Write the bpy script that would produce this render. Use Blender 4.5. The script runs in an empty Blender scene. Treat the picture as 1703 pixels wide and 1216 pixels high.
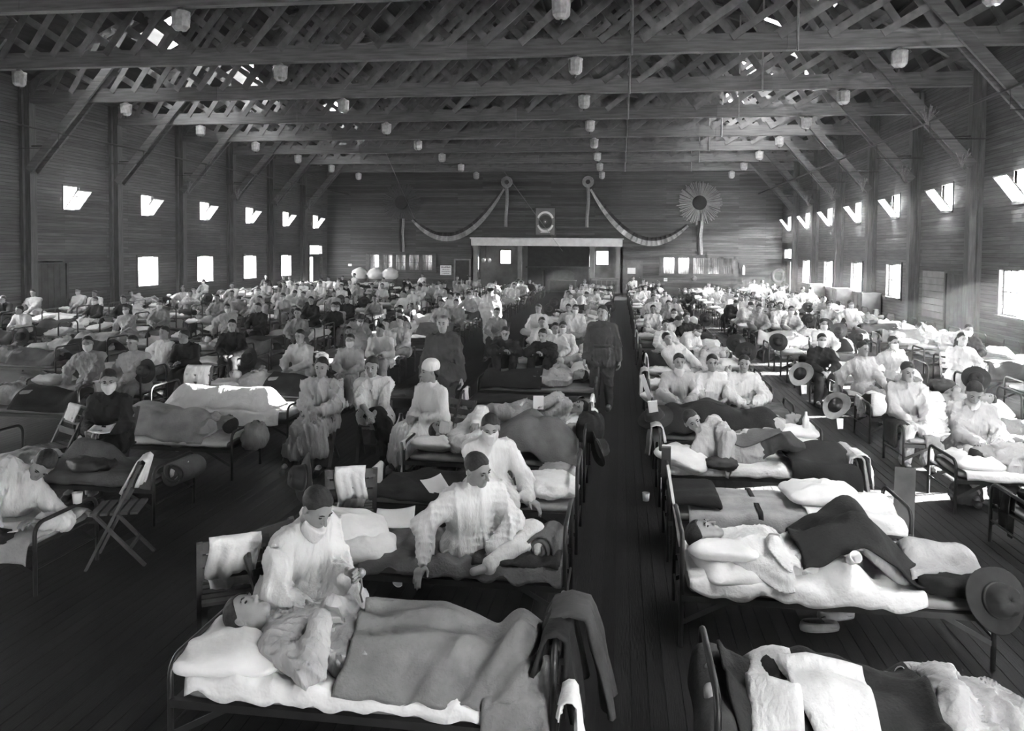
import bpy, math, random
import numpy as np
from mathutils import Vector, Matrix
random.seed(7)
RNG = np.random.RandomState(11)
SC = bpy.context.scene
COL = SC.collection

# ------------------------------------------------------------------ camera
cam_data = bpy.data.cameras.new('camera')
cam_data.sensor_width = 36.0
cam_data.lens = 1313.69 / 1703.0 * 36.0
cam_data.shift_y = -(608.0 - 471.0) / 1703.0
cam_data.clip_end = 500
cam = bpy.data.objects.new('camera', cam_data)
COL.objects.link(cam)
cam.matrix_world = (Matrix.Translation((0, 0, 2.6)) @ Matrix.Rotation(0.136, 4, 'Z')
                    @ Matrix.Rotation(math.pi / 2 - 0.0409, 4, 'X') @ Matrix.Rotation(0.0086, 4, 'Z'))
SC.camera = cam

# ------------------------------------------------------------------ sky, sun, exposure
SKY = 5.0
SUN = 45.0
HAZE = 0.0019
EXPO = 3.6
world = bpy.data.worlds.new('overcast_sky')
SC.world = world
world.use_nodes = True
wn = world.node_tree.nodes
wn['Background'].inputs[0].default_value = (1, 1, 1, 1)
wn['Background'].inputs[1].default_value = SKY
sun_data = bpy.data.lights.new('sun', 'SUN')
sun_data.energy = SUN
sun_data.angle = 0.012
sun = bpy.data.objects.new('sun', sun_data)
COL.objects.link(sun)
sun.rotation_euler = Vector((-1.0, -0.43, -0.242)).to_track_quat('-Z', 'Y').to_euler()
SC.view_settings.view_transform = 'Standard'
SC.view_settings.look = 'None'
SC.view_settings.gamma = 1.0
SC.view_settings.use_curve_mapping = False
SC.view_settings.exposure = EXPO
SC.cycles.max_bounces = 6
SC.cycles.diffuse_bounces = 4
SC.cycles.transparent_max_bounces = 12
SC.cycles.volume_bounces = 0
SC.cycles.sample_clamp_indirect = 6.0
SC.cycles.use_denoising = True
SC.cycles.use_adaptive_sampling = True
SC.cycles.adaptive_threshold = 0.06
SC.cycles.adaptive_min_samples = 16

# ------------------------------------------------------------------ hall dimensions
WL, WR, YE, YF = -19.2, 9.78, 50.1, -7.0
XC = (WL + WR) / 2
HALF = (WR - WL) / 2
BAY, Y0 = 4.5, 14.39
TRUSS = [Y0 + BAY * k for k in range(-4, 8)]
ZBEAM = 7.22            # underside of the tie beams
EAVE, CROWN = 7.9, 12.4
ARC_R = (HALF ** 2 + (CROWN - EAVE) ** 2) / (2 * (CROWN - EAVE))
def roof_z(x):
    return CROWN - (ARC_R - math.sqrt(max(0.0, ARC_R ** 2 - (x - XC) ** 2)))

# ------------------------------------------------------------------ materials
MATS = {}
def gray(v):
    return (v, v, v, 1)
def mat(name, v, rough=0.8, var=0.0, scale=8.0, stretch=(1, 1, 1), bump=0.0, bscale=None, bstretch=None, objvar=0.0, spec=0.3, metal=0.0, wave=None):
    m = bpy.data.materials.new(name)
    m.use_nodes = True
    nt = m.node_tree
    b = nt.nodes['Principled BSDF']
    b.inputs['Base Color'].default_value = gray(v)
    b.inputs['Roughness'].default_value = rough
    b.inputs['Specular IOR Level'].default_value = spec
    b.inputs['Metallic'].default_value = metal
    tc = nt.nodes.new('ShaderNodeTexCoord')
    def noise(sc, st, detail=5):
        mp = nt.nodes.new('ShaderNodeMapping')
        mp.inputs['Scale'].default_value = st
        nt.links.new(tc.outputs['Object'], mp.inputs['Vector'])
        n = nt.nodes.new('ShaderNodeTexNoise')
        n.inputs['Scale'].default_value = sc
        n.inputs['Detail'].default_value = detail
        nt.links.new(mp.outputs[0], n.inputs['Vector'])
        return n
    val = None
    if var > 0:
        n = noise(scale, stretch)
        r = nt.nodes.new('ShaderNodeMapRange')
        r.inputs['From Min'].default_value = 0.3
        r.inputs['From Max'].default_value = 0.7
        r.inputs['To Min'].default_value = v * (1 - var)
        r.inputs['To Max'].default_value = v * (1 + var)
        nt.links.new(n.outputs['Fac'], r.inputs['Value'])
        val = r.outputs[0]
    if objvar > 0:
        oi = nt.nodes.new('ShaderNodeObjectInfo')
        r2 = nt.nodes.new('ShaderNodeMapRange')
        r2.inputs['To Min'].default_value = 1 - objvar
        r2.inputs['To Max'].default_value = 1 + objvar
        nt.links.new(oi.outputs['Random'], r2.inputs['Value'])
        mu = nt.nodes.new('ShaderNodeMath')
        mu.operation = 'MULTIPLY'
        if val is None:
            mu.inputs[0].default_value = v
        else:
            nt.links.new(val, mu.inputs[0])
        nt.links.new(r2.outputs[0], mu.inputs[1])
        val = mu.outputs[0]
    if val is not None:
        nt.links.new(val, b.inputs['Base Color'])
    if bump > 0:
        n2 = noise(bscale or scale * 3, bstretch or stretch, 3)
        bp = nt.nodes.new('ShaderNodeBump')
        bp.inputs['Strength'].default_value = 1.0
        bp.inputs['Distance'].default_value = bump
        nt.links.new(n2.outputs['Fac'], bp.inputs['Height'])
        nt.links.new(bp.outputs[0], b.inputs['Normal'])
    MATS[name] = m
    return m

def board_mat(name, v, var, axis, row=0.11, length=3.6, rough=0.75, bump=0.006):
    """horizontal boarding: every board its own tone, a groove between boards. axis: 'x' or 'y' runs along the wall"""
    m = bpy.data.materials.new(name)
    m.use_nodes = True
    nt = m.node_tree
    b = nt.nodes['Principled BSDF']
    b.inputs['Roughness'].default_value = rough
    b.inputs['Specular IOR Level'].default_value = 0.25
    tc = nt.nodes.new('ShaderNodeTexCoord')
    sp = nt.nodes.new('ShaderNodeSeparateXYZ')
    cb = nt.nodes.new('ShaderNodeCombineXYZ')
    nt.links.new(tc.outputs['Object'], sp.inputs[0])
    nt.links.new(sp.outputs['X' if axis == 'x' else 'Y'], cb.inputs[0])
    nt.links.new(sp.outputs['Z'], cb.inputs[1])
    br = nt.nodes.new('ShaderNodeTexBrick')
    br.inputs['Scale'].default_value = 1.0
    br.inputs['Brick Width'].default_value = length
    br.inputs['Row Height'].default_value = row
    br.inputs['Mortar Size'].default_value = 0.006
    br.inputs['Mortar Smooth'].default_value = 0.2
    br.inputs['Bias'].default_value = 0.0
    br.offset = 0.37
    br.inputs['Color1'].default_value = gray(v * (1 - var))
    br.inputs['Color2'].default_value = gray(v * (1 + var))
    br.inputs['Mortar'].default_value = gray(v * 0.25)
    nt.links.new(cb.outputs[0], br.inputs['Vector'])
    mp = nt.nodes.new('ShaderNodeMapping')
    mp.inputs['Scale'].default_value = (0.6, 9, 1)
    nt.links.new(cb.outputs[0], mp.inputs['Vector'])
    n = nt.nodes.new('ShaderNodeTexNoise')
    n.inputs['Scale'].default_value = 2.0
    n.inputs['Detail'].default_value = 6
    nt.links.new(mp.outputs[0], n.inputs['Vector'])
    r = nt.nodes.new('ShaderNodeMapRange')
    r.inputs['From Min'].default_value = 0.3
    r.inputs['From Max'].default_value = 0.7
    r.inputs['To Min'].default_value = 0.65
    r.inputs['To Max'].default_value = 1.35
    nt.links.new(n.outputs['Fac'], r.inputs['Value'])
    mx = nt.nodes.new('ShaderNodeMix')
    mx.data_type = 'RGBA'
    mx.blend_type = 'MULTIPLY'
    mx.inputs[0].default_value = 1.0
    nt.links.new(br.outputs['Color'], mx.inputs[6])
    nt.links.new(r.outputs[0], mx.inputs[7])
    nt.links.new(mx.outputs[2], b.inputs['Base Color'])
    bp = nt.nodes.new('ShaderNodeBump')
    bp.invert = True
    bp.inputs['Distance'].default_value = bump
    nt.links.new(br.outputs['Fac'], bp.inputs['Height'])
    nt.links.new(bp.outputs[0], b.inputs['Normal'])
    MATS[name] = m
    return m

def glass_mat(name, tint=0.9, gloss=0.08):
    m = bpy.data.materials.new(name)
    m.use_nodes = True
    nt = m.node_tree
    out = nt.nodes['Material Output']
    nt.nodes.remove(nt.nodes['Principled BSDF'])
    t = nt.nodes.new('ShaderNodeBsdfTransparent')
    t.inputs[0].default_value = gray(tint)
    g = nt.nodes.new('ShaderNodeBsdfGlossy')
    g.inputs['Roughness'].default_value = 0.08
    mx = nt.nodes.new('ShaderNodeMixShader')
    mx.inputs[0].default_value = gloss
    nt.links.new(t.outputs[0], mx.inputs[1])
    nt.links.new(g.outputs[0], mx.inputs[2])
    nt.links.new(mx.outputs[0], out.inputs[0])
    MATS[name] = m

board_mat('side_boards', 0.085, 0.25, 'y')
board_mat('end_boards', 0.072, 0.45, 'x', row=0.14, length=4.4)
mat('floor_base', 0.03)
mat('floor_plank', 0.011, 0.55, 0.35, 3.0, (6, .5, 1), 0.002, 20, (6, .4, 1), objvar=0.35, spec=0.22)
mat('beam', 0.125, 0.75, 0.35, 3.0, (.5, 6, 6), 0.002, 12, (.6, 8, 8), objvar=0.18)
mat('lattice', 0.135, 0.8, 0.3, 4.0, (1, 1, 1), objvar=0.35)
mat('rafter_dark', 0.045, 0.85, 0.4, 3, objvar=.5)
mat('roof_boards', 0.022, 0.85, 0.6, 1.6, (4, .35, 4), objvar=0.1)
mat('post_wood', 0.09, 0.75, 0.3, 4.0, (6, 6, .6))
mat('trim_wood', 0.09, 0.7, 0.3, 5.0)
mat('dark_wood', 0.05, 0.6, 0.4, 4.0)
mat('white_paint', 0.62, 0.6, 0.1, 4)
mat('iron', 0.018, 0.42, 0.3, 10, spec=0.5)
mat('chipped_iron', 0.03, 0.4, 0.6, 18, spec=0.5)
mat('ticking', 0.22, 0.9, 0.2, 5, bump=0.004, bscale=14)
mat('sheet', 0.74, 0.9, 0.10, 6, bump=0.022, bscale=11)
mat('pillow_white', 0.76, 0.9, 0.08, 6, bump=0.016, bscale=9)
mat('gown_white', 0.62, 0.9, 0.10, 6, bump=0.016, bscale=16, bstretch=(1.6, 1.6, .5))
mat('gown_grey', 0.40, 0.9, 0.16, 6, bump=0.016, bscale=16, bstretch=(1.6, 1.6, .5))
mat('gown_mid', 0.27, 0.9, 0.2, 6, bump=0.016, bscale=16, bstretch=(1.6, 1.6, .5))
mat('blanket_mid', 0.12, 0.95, 0.22, 7, bump=0.005, bscale=60)
mat('blanket_light', 0.36, 0.95, 0.2, 7, bump=0.005, bscale=60)
mat('blanket_grey', 0.20, 0.95, 0.22, 7, bump=0.005, bscale=60)
mat('blanket_dark', 0.026, 0.95, 0.3, 7, bump=0.005, bscale=60)
mat('wool_dark', 0.018, 0.9, 0.3, 9, bump=0.004, bscale=40)
mat('wool_mid', 0.055, 0.9, 0.25, 9, bump=0.004, bscale=40)
mat('skin', 0.26, 0.55, 0.12, 14, spec=0.4)
mat('hair', 0.022, 0.6, 0.4, 60, bump=0.003, bscale=120)
mat('eye_dark', 0.02, 0.3)
mat('leather', 0.035, 0.45, 0.4, 12)
mat('leather_pale', 0.25, 0.5, 0.3, 12)
mat('felt', 0.032, 0.9, 0.25, 12)
mat('felt_light', 0.24, 0.9, 0.2, 12)
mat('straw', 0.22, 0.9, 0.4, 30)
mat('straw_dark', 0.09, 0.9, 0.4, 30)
mat('paper', 0.78, 0.8, 0.05, 5)
mat('print', 0.06, 0.8)
mat('lamp_glass', 0.34, 0.2, 0.25, 12, spec=0.6)
mat('tin', 0.30, 0.35, 0.2, 8, metal=0.4)
mat('brick_dark', 0.035, 0.9, 0.4, 5)
mat('plaster', 0.2, 0.85, 0.2, 3)
mat('wicker', 0.16, 0.8, 0.5, 30)
mat('bunting_dark', 0.03, 0.9, 0.2, 10)
mat('bunting_light', 0.30, 0.9, 0.2, 10)
mat('curtain', 0.40, 0.9, 0.5, 8, (8, 8, .5))
mat('ground', 0.75, 0.95, 0.25, 0.5)
mat('cup_white', 0.72, 0.4)
glass_mat('window_glass')
def frosted_mat(name):
    m = bpy.data.materials.new(name)
    m.use_nodes = True
    nt = m.node_tree
    nt.nodes.remove(nt.nodes['Principled BSDF'])
    t = nt.nodes.new('ShaderNodeBsdfTransparent')
    t.inputs[0].default_value = gray(.95)
    g = nt.nodes.new('ShaderNodeBsdfTranslucent')
    g.inputs[0].default_value = gray(.9)
    mx = nt.nodes.new('ShaderNodeMixShader')
    mx.inputs[0].default_value = .55
    nt.links.new(t.outputs[0], mx.inputs[1]); nt.links.new(g.outputs[0], mx.inputs[2])
    nt.links.new(mx.outputs[0], nt.nodes['Material Output'].inputs[0])
    MATS[name] = m
frosted_mat('frosted_glass')

# ------------------------------------------------------------------ mesh helpers
class MB:
    def __init__(self):
        self.v, self.f = [], []
    def add(self, vs, fs):
        o = len(self.v)
        self.v += [tuple(p) for p in vs]
        self.f += [tuple(i + o for i in q) for q in fs]
        return self
    def box(self, a, b):
        (x0, y0, z0), (x1, y1, z1) = a, b
        vs = [(x0, y0, z0), (x1, y0, z0), (x1, y1, z0), (x0, y1, z0), (x0, y0, z1), (x1, y0, z1), (x1, y1, z1), (x0, y1, z1)]
        return self.add(vs, [(0, 3, 2, 1), (4, 5, 6, 7), (0, 1, 5, 4), (1, 2, 6, 5), (2, 3, 7, 6), (3, 0, 4, 7)])
    def bar(self, a, b, w, h, up=(0, 0, 1)):
        """rectangular bar from a to b, w across, h along up"""
        a, b = Vector(a), Vector(b)
        d = (b - a).normalized()
        up = Vector(up)
        s = d.cross(up)
        if s.length < 1e-4:
            s = d.cross(Vector((0, 1, 0)))
        s.normalize()
        u = s.cross(d).normalized()
        vs = []
        for p in (a, b):
            for i, j in ((-1, -1), (1, -1), (1, 1), (-1, 1)):
                vs.append(p + s * (w / 2 * i) + u * (h / 2 * j))
        return self.add(vs, [(3, 2, 1, 0), (4, 5, 6, 7), (0, 1, 5, 4), (1, 2, 6, 5), (2, 3, 7, 6), (3, 0, 4, 7)])
    def tube(self, pts, r, n=8, cap=True):
        pts = [Vector(p) for p in pts]
        rs = r if isinstance(r, (list, tuple)) else [r] * len(pts)
        o = len(self.v)
        prev = None
        for i, p in enumerate(pts):
            t = (pts[min(i + 1, len(pts) - 1)] - pts[max(i - 1, 0)])
            t = t.normalized() if t.length > 1e-9 else Vector((0, 0, 1))
            if prev is None:
                a = t.orthogonal().normalized()
            else:
                a = (prev - t * prev.dot(t))
                a = a.normalized() if a.length > 1e-6 else t.orthogonal().normalized()
            prev = a
            b = t.cross(a)
            for k in range(n):
                c = 2 * math.pi * k / n
                self.v.append(tuple(p + a * (rs[i] * math.cos(c)) + b * (rs[i] * math.sin(c))))
        for i in range(len(pts) - 1):
            for k in range(n):
                k2 = (k + 1) % n
                self.f.append((o + i * n + k, o + i * n + k2, o + (i + 1) * n + k2, o + (i + 1) * n + k))
        if cap:
            self.f.append(tuple(o + k for k in reversed(range(n))))
            self.f.append(tuple(o + (len(pts) - 1) * n + k for k in range(n)))
        return self
    def lathe(self, prof, n=16, c=(0, 0, 0), sx=1.0, sy=1.0):
        o = len(self.v)
        for r, z in prof:
            for k in range(n):
                a = 2 * math.pi * k / n
                self.v.append((c[0] + r * sx * math.cos(a), c[1] + r * sy * math.sin(a), c[2] + z))
        for i in range(len(prof) - 1):
            for k in range(n):
                k2 = (k + 1) % n
                self.f.append((o + i * n + k, o + i * n + k2, o + (i + 1) * n + k2, o + (i + 1) * n + k))
        self.f.append(tuple(o + k for k in reversed(range(n))))
        self.f.append(tuple(o + (len(prof) - 1) * n + k for k in range(n)))
        return self
    def grid(self, P):
        """P: array (nu, nv, 3)"""
        nu, nv = P.shape[:2]
        o = len(self.v)
        self.v += [tuple(p) for p in P.reshape(-1, 3)]
        for i in range(nu - 1):
            for j in range(nv - 1):
                a = o + i * nv + j
                self.f.append((a, a + nv, a + nv + 1, a + 1))
        return self
    def mesh(self, name, m, smooth=False):
        me = bpy.data.meshes.new(name)
        me.from_pydata(self.v, [], self.f)
        if smooth:
            me.polygons.foreach_set('use_smooth', [True] * len(me.polygons))
        if m:
            me.materials.append(MATS[m])
        me.update()
        return me
    def obj(self, name, m, parent=None, smooth=False, loc=None, rot=None):
        return link(name, self.mesh(name, m, smooth), parent, loc, rot)

def link(name, me, parent=None, loc=None, rot=None):
    o = bpy.data.objects.new(name, me)
    COL.objects.link(o)
    if parent is not None:
        o.parent = parent
    if loc is not None:
        o.location = loc
    if rot is not None:
        o.rotation_euler = rot
    return o
def empty(name, loc=(0, 0, 0), rotz=0.0):
    o = bpy.data.objects.new(name, None)
    COL.objects.link(o)
    o.location = loc
    o.rotation_euler = (0, 0, rotz)
    o.empty_display_size = 0.1
    return o
def tag(o, label, cat, group=None, kind=None):
    if label:
        o['label'] = label
    if cat:
        o['category'] = cat
    if group:
        o['group'] = group
    if kind:
        o['kind'] = kind
    return o
def struct(o, label=None):
    o['kind'] = 'structure'
    if label:
        o['label'] = label
    return o
def setmat(o, m):
    if o.material_slots:
        o.material_slots[0].link = 'OBJECT'
        o.material_slots[0].material = MATS[m]
    return o
def copy_tree(o, parent=None):
    c = o.copy()
    COL.objects.link(c)
    if parent is not None:
        c.parent = parent
    for ch in list(o.children):
        copy_tree(ch, c)
    return c

# photograph geometry, to know which repeats the frame shows
def project(P):
    X, Y, Z = P
    c, s = math.cos(.136), math.sin(.136)
    x = X * c + Y * s; y = -X * s + Y * c; z = Z - 2.6
    c, s = math.cos(.0409), math.sin(.0409)
    y2 = y * c - z * s; z2 = y * s + z * c
    if y2 < 0.3:
        return (-9e3, -9e3)
    c, s = math.cos(.0086), math.sin(.0086)
    u = 1313.69 * x / y2; v = -1313.69 * z2 / y2
    return (851.5 + u * c - v * s, 471 + u * s + v * c)
def in_frame(pts, m=10):
    q = [project(p) for p in pts]
    return any(-m < a < 1703 + m and -m < b < 1216 + m for a, b in q)
ORD = ['zeroth', 'first', 'second', 'third', 'fourth', 'fifth', 'sixth', 'seventh', 'eighth', 'ninth', 'tenth', 'eleventh', 'twelfth',
       'thirteenth', 'fourteenth', 'fifteenth', 'sixteenth', 'seventeenth', 'eighteenth', 'nineteenth', 'twentieth', 'twenty-first',
       'twenty-second', 'twenty-third', 'twenty-fourth', 'twenty-fifth', 'twenty-sixth', 'twenty-seventh', 'twenty-eighth', 'twenty-ninth',
       'thirtieth', 'thirty-first', 'thirty-second', 'thirty-third', 'thirty-fourth', 'thirty-fifth', 'thirty-sixth']
# ------------------------------------------------------------------ the hall
struct(MB().box((-160, -120, -0.6), (150, 180, -0.3)).obj('ground', 'ground'), 'pale open ground outside the hall')
floor = struct(MB().box((WL, YF, -0.3), (WR, YE, -0.012)).obj('floor', 'floor_base'), 'dark wooden plank floor of the hall')
PW = 0.1
npl = int((WR - WL) / PW)
pl_mesh = MB().box((0, YF, -0.012), (PW - 0.004, YE, 0.0)).mesh('floor_plank', 'floor_plank')
for i in range(npl):
    o = link('floor_plank', pl_mesh, floor, (WL + i * PW, 0, -random.random() * 0.0012))

HOLES = {'L': [], 'R': []}
PORT = []          # (centre, normal, sx, sy)
def bay_y(k):
    return Y0 + BAY * k + 2.17
for side in 'LR':
    for k in range(-4, 8):
        yc = bay_y(k)
        if side == 'R' and k < -1:
            continue
        if not (side == 'R' and k < 0):
            HOLES[side].append((yc - .4, yc + .4, 3.92, 4.72, 'hi', k))
        if k == 2:
            continue
        if k == 7:
            HOLES[side].append((yc - 1.0, yc + 1.0, 0.02, 2.1, 'door', k))
            HOLES[side].append((yc - 1.0, yc + 1.0, 2.3, 2.82, 'transom', k))
        else:
            hw = .68 if side == 'L' else .75
            if k == 1 and side == 'R':
                hw = .95
            HOLES[side].append((yc - hw, yc + hw, 1.05, 2.22, 'lo', k))

def holed_wall(fix0, fix1, urange, zrange, holes, axis, ztop=None):
    """wall of boxes; axis 'y': runs along y at x in fix0..fix1, axis 'x': runs along x"""
    us = sorted(set([urange[0], urange[1]] + [h[0] for h in holes] + [h[1] for h in holes]))
    zs = sorted(set([zrange[0], zrange[1]] + [h[2] for h in holes] + [h[3] for h in holes]))
    b = MB()
    for i in range(len(us) - 1):
        u0, u1 = us[i], us[i + 1]
        run = None
        for j in range(len(zs) - 1):
            z0, z1 = zs[j], zs[j + 1]
            um, zm = (u0 + u1) / 2, (z0 + z1) / 2
            hole = any(h[0] < um < h[1] and h[2] < zm < h[3] for h in holes)
            if hole:
                if run:
                    _wb(b, fix0, fix1, u0, u1, run[0], run[1], axis)
                run = None
            else:
                run = (run[0] if run else z0, z1)
        if run:
            _wb(b, fix0, fix1, u0, u1, run[0], run[1], axis)
    return b
def _wb(b, f0, f1, u0, u1, z0, z1, axis):
    if axis == 'y':
        b.box((f0, u0, z0), (f1, u1, z1))
    else:
        b.box((u0, f0, z0), (u1, f1, z1))

wall_left = struct(holed_wall(WL - .18, WL, (YF, YE + 3), (0, EAVE + .3), HOLES['L'], 'y').obj('wall_left', 'side_boards'), 'long boarded left wall with two tiers of windows')
wall_right = struct(holed_wall(WR, WR + .18, (YF, YE + 3), (0, EAVE + .3), HOLES['R'], 'y').obj('wall_right', 'side_boards'), 'long boarded right wall with two tiers of windows')
AX0, AX1, AZ = -9.35, 0.0, 2.98       # alcove opening in the end wall
endb = holed_wall(YE, YE + .18, (WL, WR), (0, EAVE), [(AX0, AX1, -.01, AZ)], 'x')
nseg = 40
for i in range(nseg):                  # gable part under the curved roof
    xa, xb = WL + (WR - WL) * i / nseg, WL + (WR - WL) * (i + 1) / nseg
    za, zb = roof_z(xa) + .1, roof_z(xb) + .1
    vs = [(xa, YE, EAVE), (xb, YE, EAVE), (xb, YE, zb), (xa, YE, za), (xa, YE + .18, EAVE), (xb, YE + .18, EAVE), (xb, YE + .18, zb), (xa, YE + .18, za)]
    endb.add(vs, [(0, 1, 2, 3), (5, 4, 7, 6), (3, 2, 6, 7)])
struct(endb.obj('wall_back', 'end_boards'), 'far end wall of weathered horizontal boards')
# wall behind the viewer, with an unseen opening added to light the near end
FH = [(4.6, 9.2, .6, 2.9)]
fb = holed_wall(YF - .18, YF, (WL, WR), (0, EAVE), FH, 'x')
fb.box((WL, YF - .18, EAVE), (WR, YF, CROWN + .2))
struct(fb.obj('wall_front', 'side_boards'), 'boarded front wall behind the viewer')

# curved roof, with the openings that let daylight leak in
RH = [(-16.3, -14.6, 24.8, 26.8), (-16.3, -14.8, 30.6, 33.0), (-16.2, -15.0, 20.6, 22.0), (-15.6, -14.4, 39.6, 41.4),
      (4.5, 6.4, 28.0, 31.0), (4.7, 6.4, 33.8, 37.2), (5.0, 6.2, 24.0, 25.2), (6.8, 7.6, 31.4, 32.8), (5.0, 6.2, 40.0, 42.2),
      (4.6, 6.6, -4.0, -1.0), (4.6, 6.6, 2.5, 5.5), (4.6, 6.6, 8.5, 11.5)]  # this row: unseen openings added to light the near cots from above
xs = sorted(set([round(WL - .3 + (HALF * 2 + .6) * i / 44, 3) for i in range(45)] + [h[0] for h in RH] + [h[1] for h in RH]))
ys = sorted(set([YF - .2, YE + .2] + [h[2] for h in RH] + [h[3] for h in RH]))
rb = MB()
for i in range(len(xs) - 1):
    for j in range(len(ys) - 1):
        xm, ym = (xs[i] + xs[i + 1]) / 2, (ys[j] + ys[j + 1]) / 2
        if any(h[0] < xm < h[1] and h[2] < ym < h[3] for h in RH):
            continue
        p = [(xs[a], ys[b_], roof_z(max(WL, min(WR, xs[a])))) for a, b_ in ((i, j), (i + 1, j), (i + 1, j + 1), (i, j + 1))]
        q = [(x, y, z + .06) for x, y, z in p]
        rb.add(p + q, [(3, 2, 1, 0), (4, 5, 6, 7)])
for h in RH:                           # unseen walls added beside the roof openings to block the low sun
    za, zb = roof_z(h[0]), roof_z(h[1])
    lo_, hi_ = min(za, zb) - .05, max(za, zb) + .75
    for a in ((h[0] - .08, h[2] - .08, h[0], h[3] + .08), (h[1], h[2] - .08, h[1] + .08, h[3] + 1.6)):
        rb.box((a[0], a[1], lo_), (a[2], a[3], hi_))
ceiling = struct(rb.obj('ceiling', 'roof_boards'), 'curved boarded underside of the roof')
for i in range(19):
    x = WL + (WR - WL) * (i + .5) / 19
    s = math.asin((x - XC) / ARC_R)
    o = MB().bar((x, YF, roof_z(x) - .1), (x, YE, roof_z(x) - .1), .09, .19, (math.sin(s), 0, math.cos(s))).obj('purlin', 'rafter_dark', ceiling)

# spaced sheathing boards under the roof skin, seen through the lattice
shb = MB().box((-.11, 0, -.012), (.11, 4.3, .012)).mesh('sheathing_board', 'rafter_dark')
# posts, trusses, braces
def lattice_board(xb, ang, sgn):
    z0 = ZBEAM + .30
    t = 0.0
    dx, dz = math.cos(ang) * sgn, math.sin(ang)
    while True:
        x, z = xb + dx * t, z0 + dz * t
        if x < WL + .3 or x > WR - .3 or z > roof_z(x) - .3:
            break
        t += .05
    return t
for ti, yt in enumerate(TRUSS):
    k = ti - 4
    if k < -1:
        continue
    tr = struct(empty('roof_truss', (0, 0, 0)), 'timber lattice roof truss, %s from the far wall' % ORD[8 - k])
    cuts = [WL + .1, WL + 7.4 - .35 * (k % 3), XC + .4 + .6 * (k % 2), WR - 6.6 + .5 * (k % 3), WR - .1]
    for i in range(4):
        MB().box((cuts[i] + .004, yt - .1, ZBEAM), (cuts[i + 1] - .004, yt + .1, ZBEAM + .40)).obj('tie_beam', 'beam', tr)
    for s in (-1, 1):
        pts = [(XC + HALF * s * i / 14, yt, roof_z(XC + HALF * s * i / 14) - .32) for i in range(15)]
        b = MB()
        for p, q in zip(pts[:-1], pts[1:]):
            b.bar(p, q, .18, .26)
        b.obj('top_chord', 'beam', tr)
    many = MB()
    for fam, sgn in ((0, 1), (1, -1)):
        x = WL + .35
        while x < WR - .35:
            u = (x - XC) / HALF * sgn
            ang = math.radians(43 - 17 * u)
            t = lattice_board(x, ang, sgn)
            if t > .5:
                yy = yt + (-.115 if fam == 0 else .115)
                a = (x, yy, ZBEAM + .30)
                e = (x + math.cos(ang) * sgn * t, yy, ZBEAM + .30 + math.sin(ang) * t)
                if 1 <= k <= 3:
                    MB().bar(a, e, .03, .175).obj('lattice_board', 'lattice', tr)
                else:
                    many.bar(a, e, .03, .175)
            x += .60 / math.sin(ang)
    if many.v:
        o = many.obj('lattice_boards', 'lattice', tr)
        o['kind'] = 'stuff'
    for s, xw in ((1, WL), (-1, WR)):
        for dy in (-.16, .16):
            MB().bar((xw + s * .28, yt + dy, 5.05), (xw + s * 3.35, yt + dy, 8.55), .09, .26, (0, 0, 1)).obj('knee_brace', 'beam', tr)
        MB().tube([(xw + s * .1, yt - .05, 5.85), (xw + s * .95, yt - .05, 5.85)], .022, 6).obj('iron_strut', 'iron', tr)
    for xr in (.2, 3.9):
        MB().tube([(xr, yt - .14, ZBEAM - .05), (xr, yt - .14, roof_z(xr) - .3)], .028, 6).obj('tie_rod', 'tin', tr)
    for s, xw in ((1, WL), (-1, WR)):
        p = struct(MB().box((min(xw, xw + s * .30), yt - .15, 0), (max(xw, xw + s * .30), yt + .15, EAVE)).obj('wall_post', 'post_wood'),
                   'square timber post on the %s wall, %s from the far corner' % ('left' if s > 0 else 'right', ORD[8 - k]))
        for dy in (-.20, .20):
            MB().box((min(xw, xw + s * .12), yt + dy - .05, 0), (max(xw, xw + s * .12), yt + dy + .05, EAVE)).obj('batten', 'post_wood', p)
# three cords of spaced sheathing under the roof skin
for j, yt in enumerate(TRUSS[4:]):
    for i in range(38):
        x = WL + .5 + (WR - WL - 1) * i / 37
        if yt > 33 or any(h[0] - .2 < x < h[1] + .2 and h[2] < yt + 4.4 and h[3] > yt for h in RH):
            continue
        s = math.asin((x - XC) / ARC_R)
        o = link('sheathing_board', shb, ceiling, (x, yt + .1, roof_z(x) - .035), (0, s, 0))

for side, xw, s in (('left', WL, 1), ('right', WR, -1)):
    pb = MB().tube([(xw + s * 1.45, 12, 6.22), (xw + s * 1.45, YE, 6.22)], .035, 6)
    pr = tag(pb.obj('heating_pipe', 'iron'), 'thin iron pipe running high along the %s wall through the braces' % side, 'pipe')
    hb = MB()
    for yt in TRUSS[4:]:
        hb.tube([(xw + s * 1.45, yt - .3, 6.22), (xw + s * 1.45, yt - .3, 5.75), (xw + s * .02, yt - .3, 5.75)], .016, 5)
    hb.obj('hanger_pipe', 'iron', pr)

# baseboards
for side, xa, xb in (('left', WL, WL + .03), ('right', WR - .03, WR)):
    struct(MB().box((xa, 13, 0.0), (xb, bay_y(7) - 1.15, .2)).obj('baseboard_' + side, 'trim_wood'))

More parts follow.
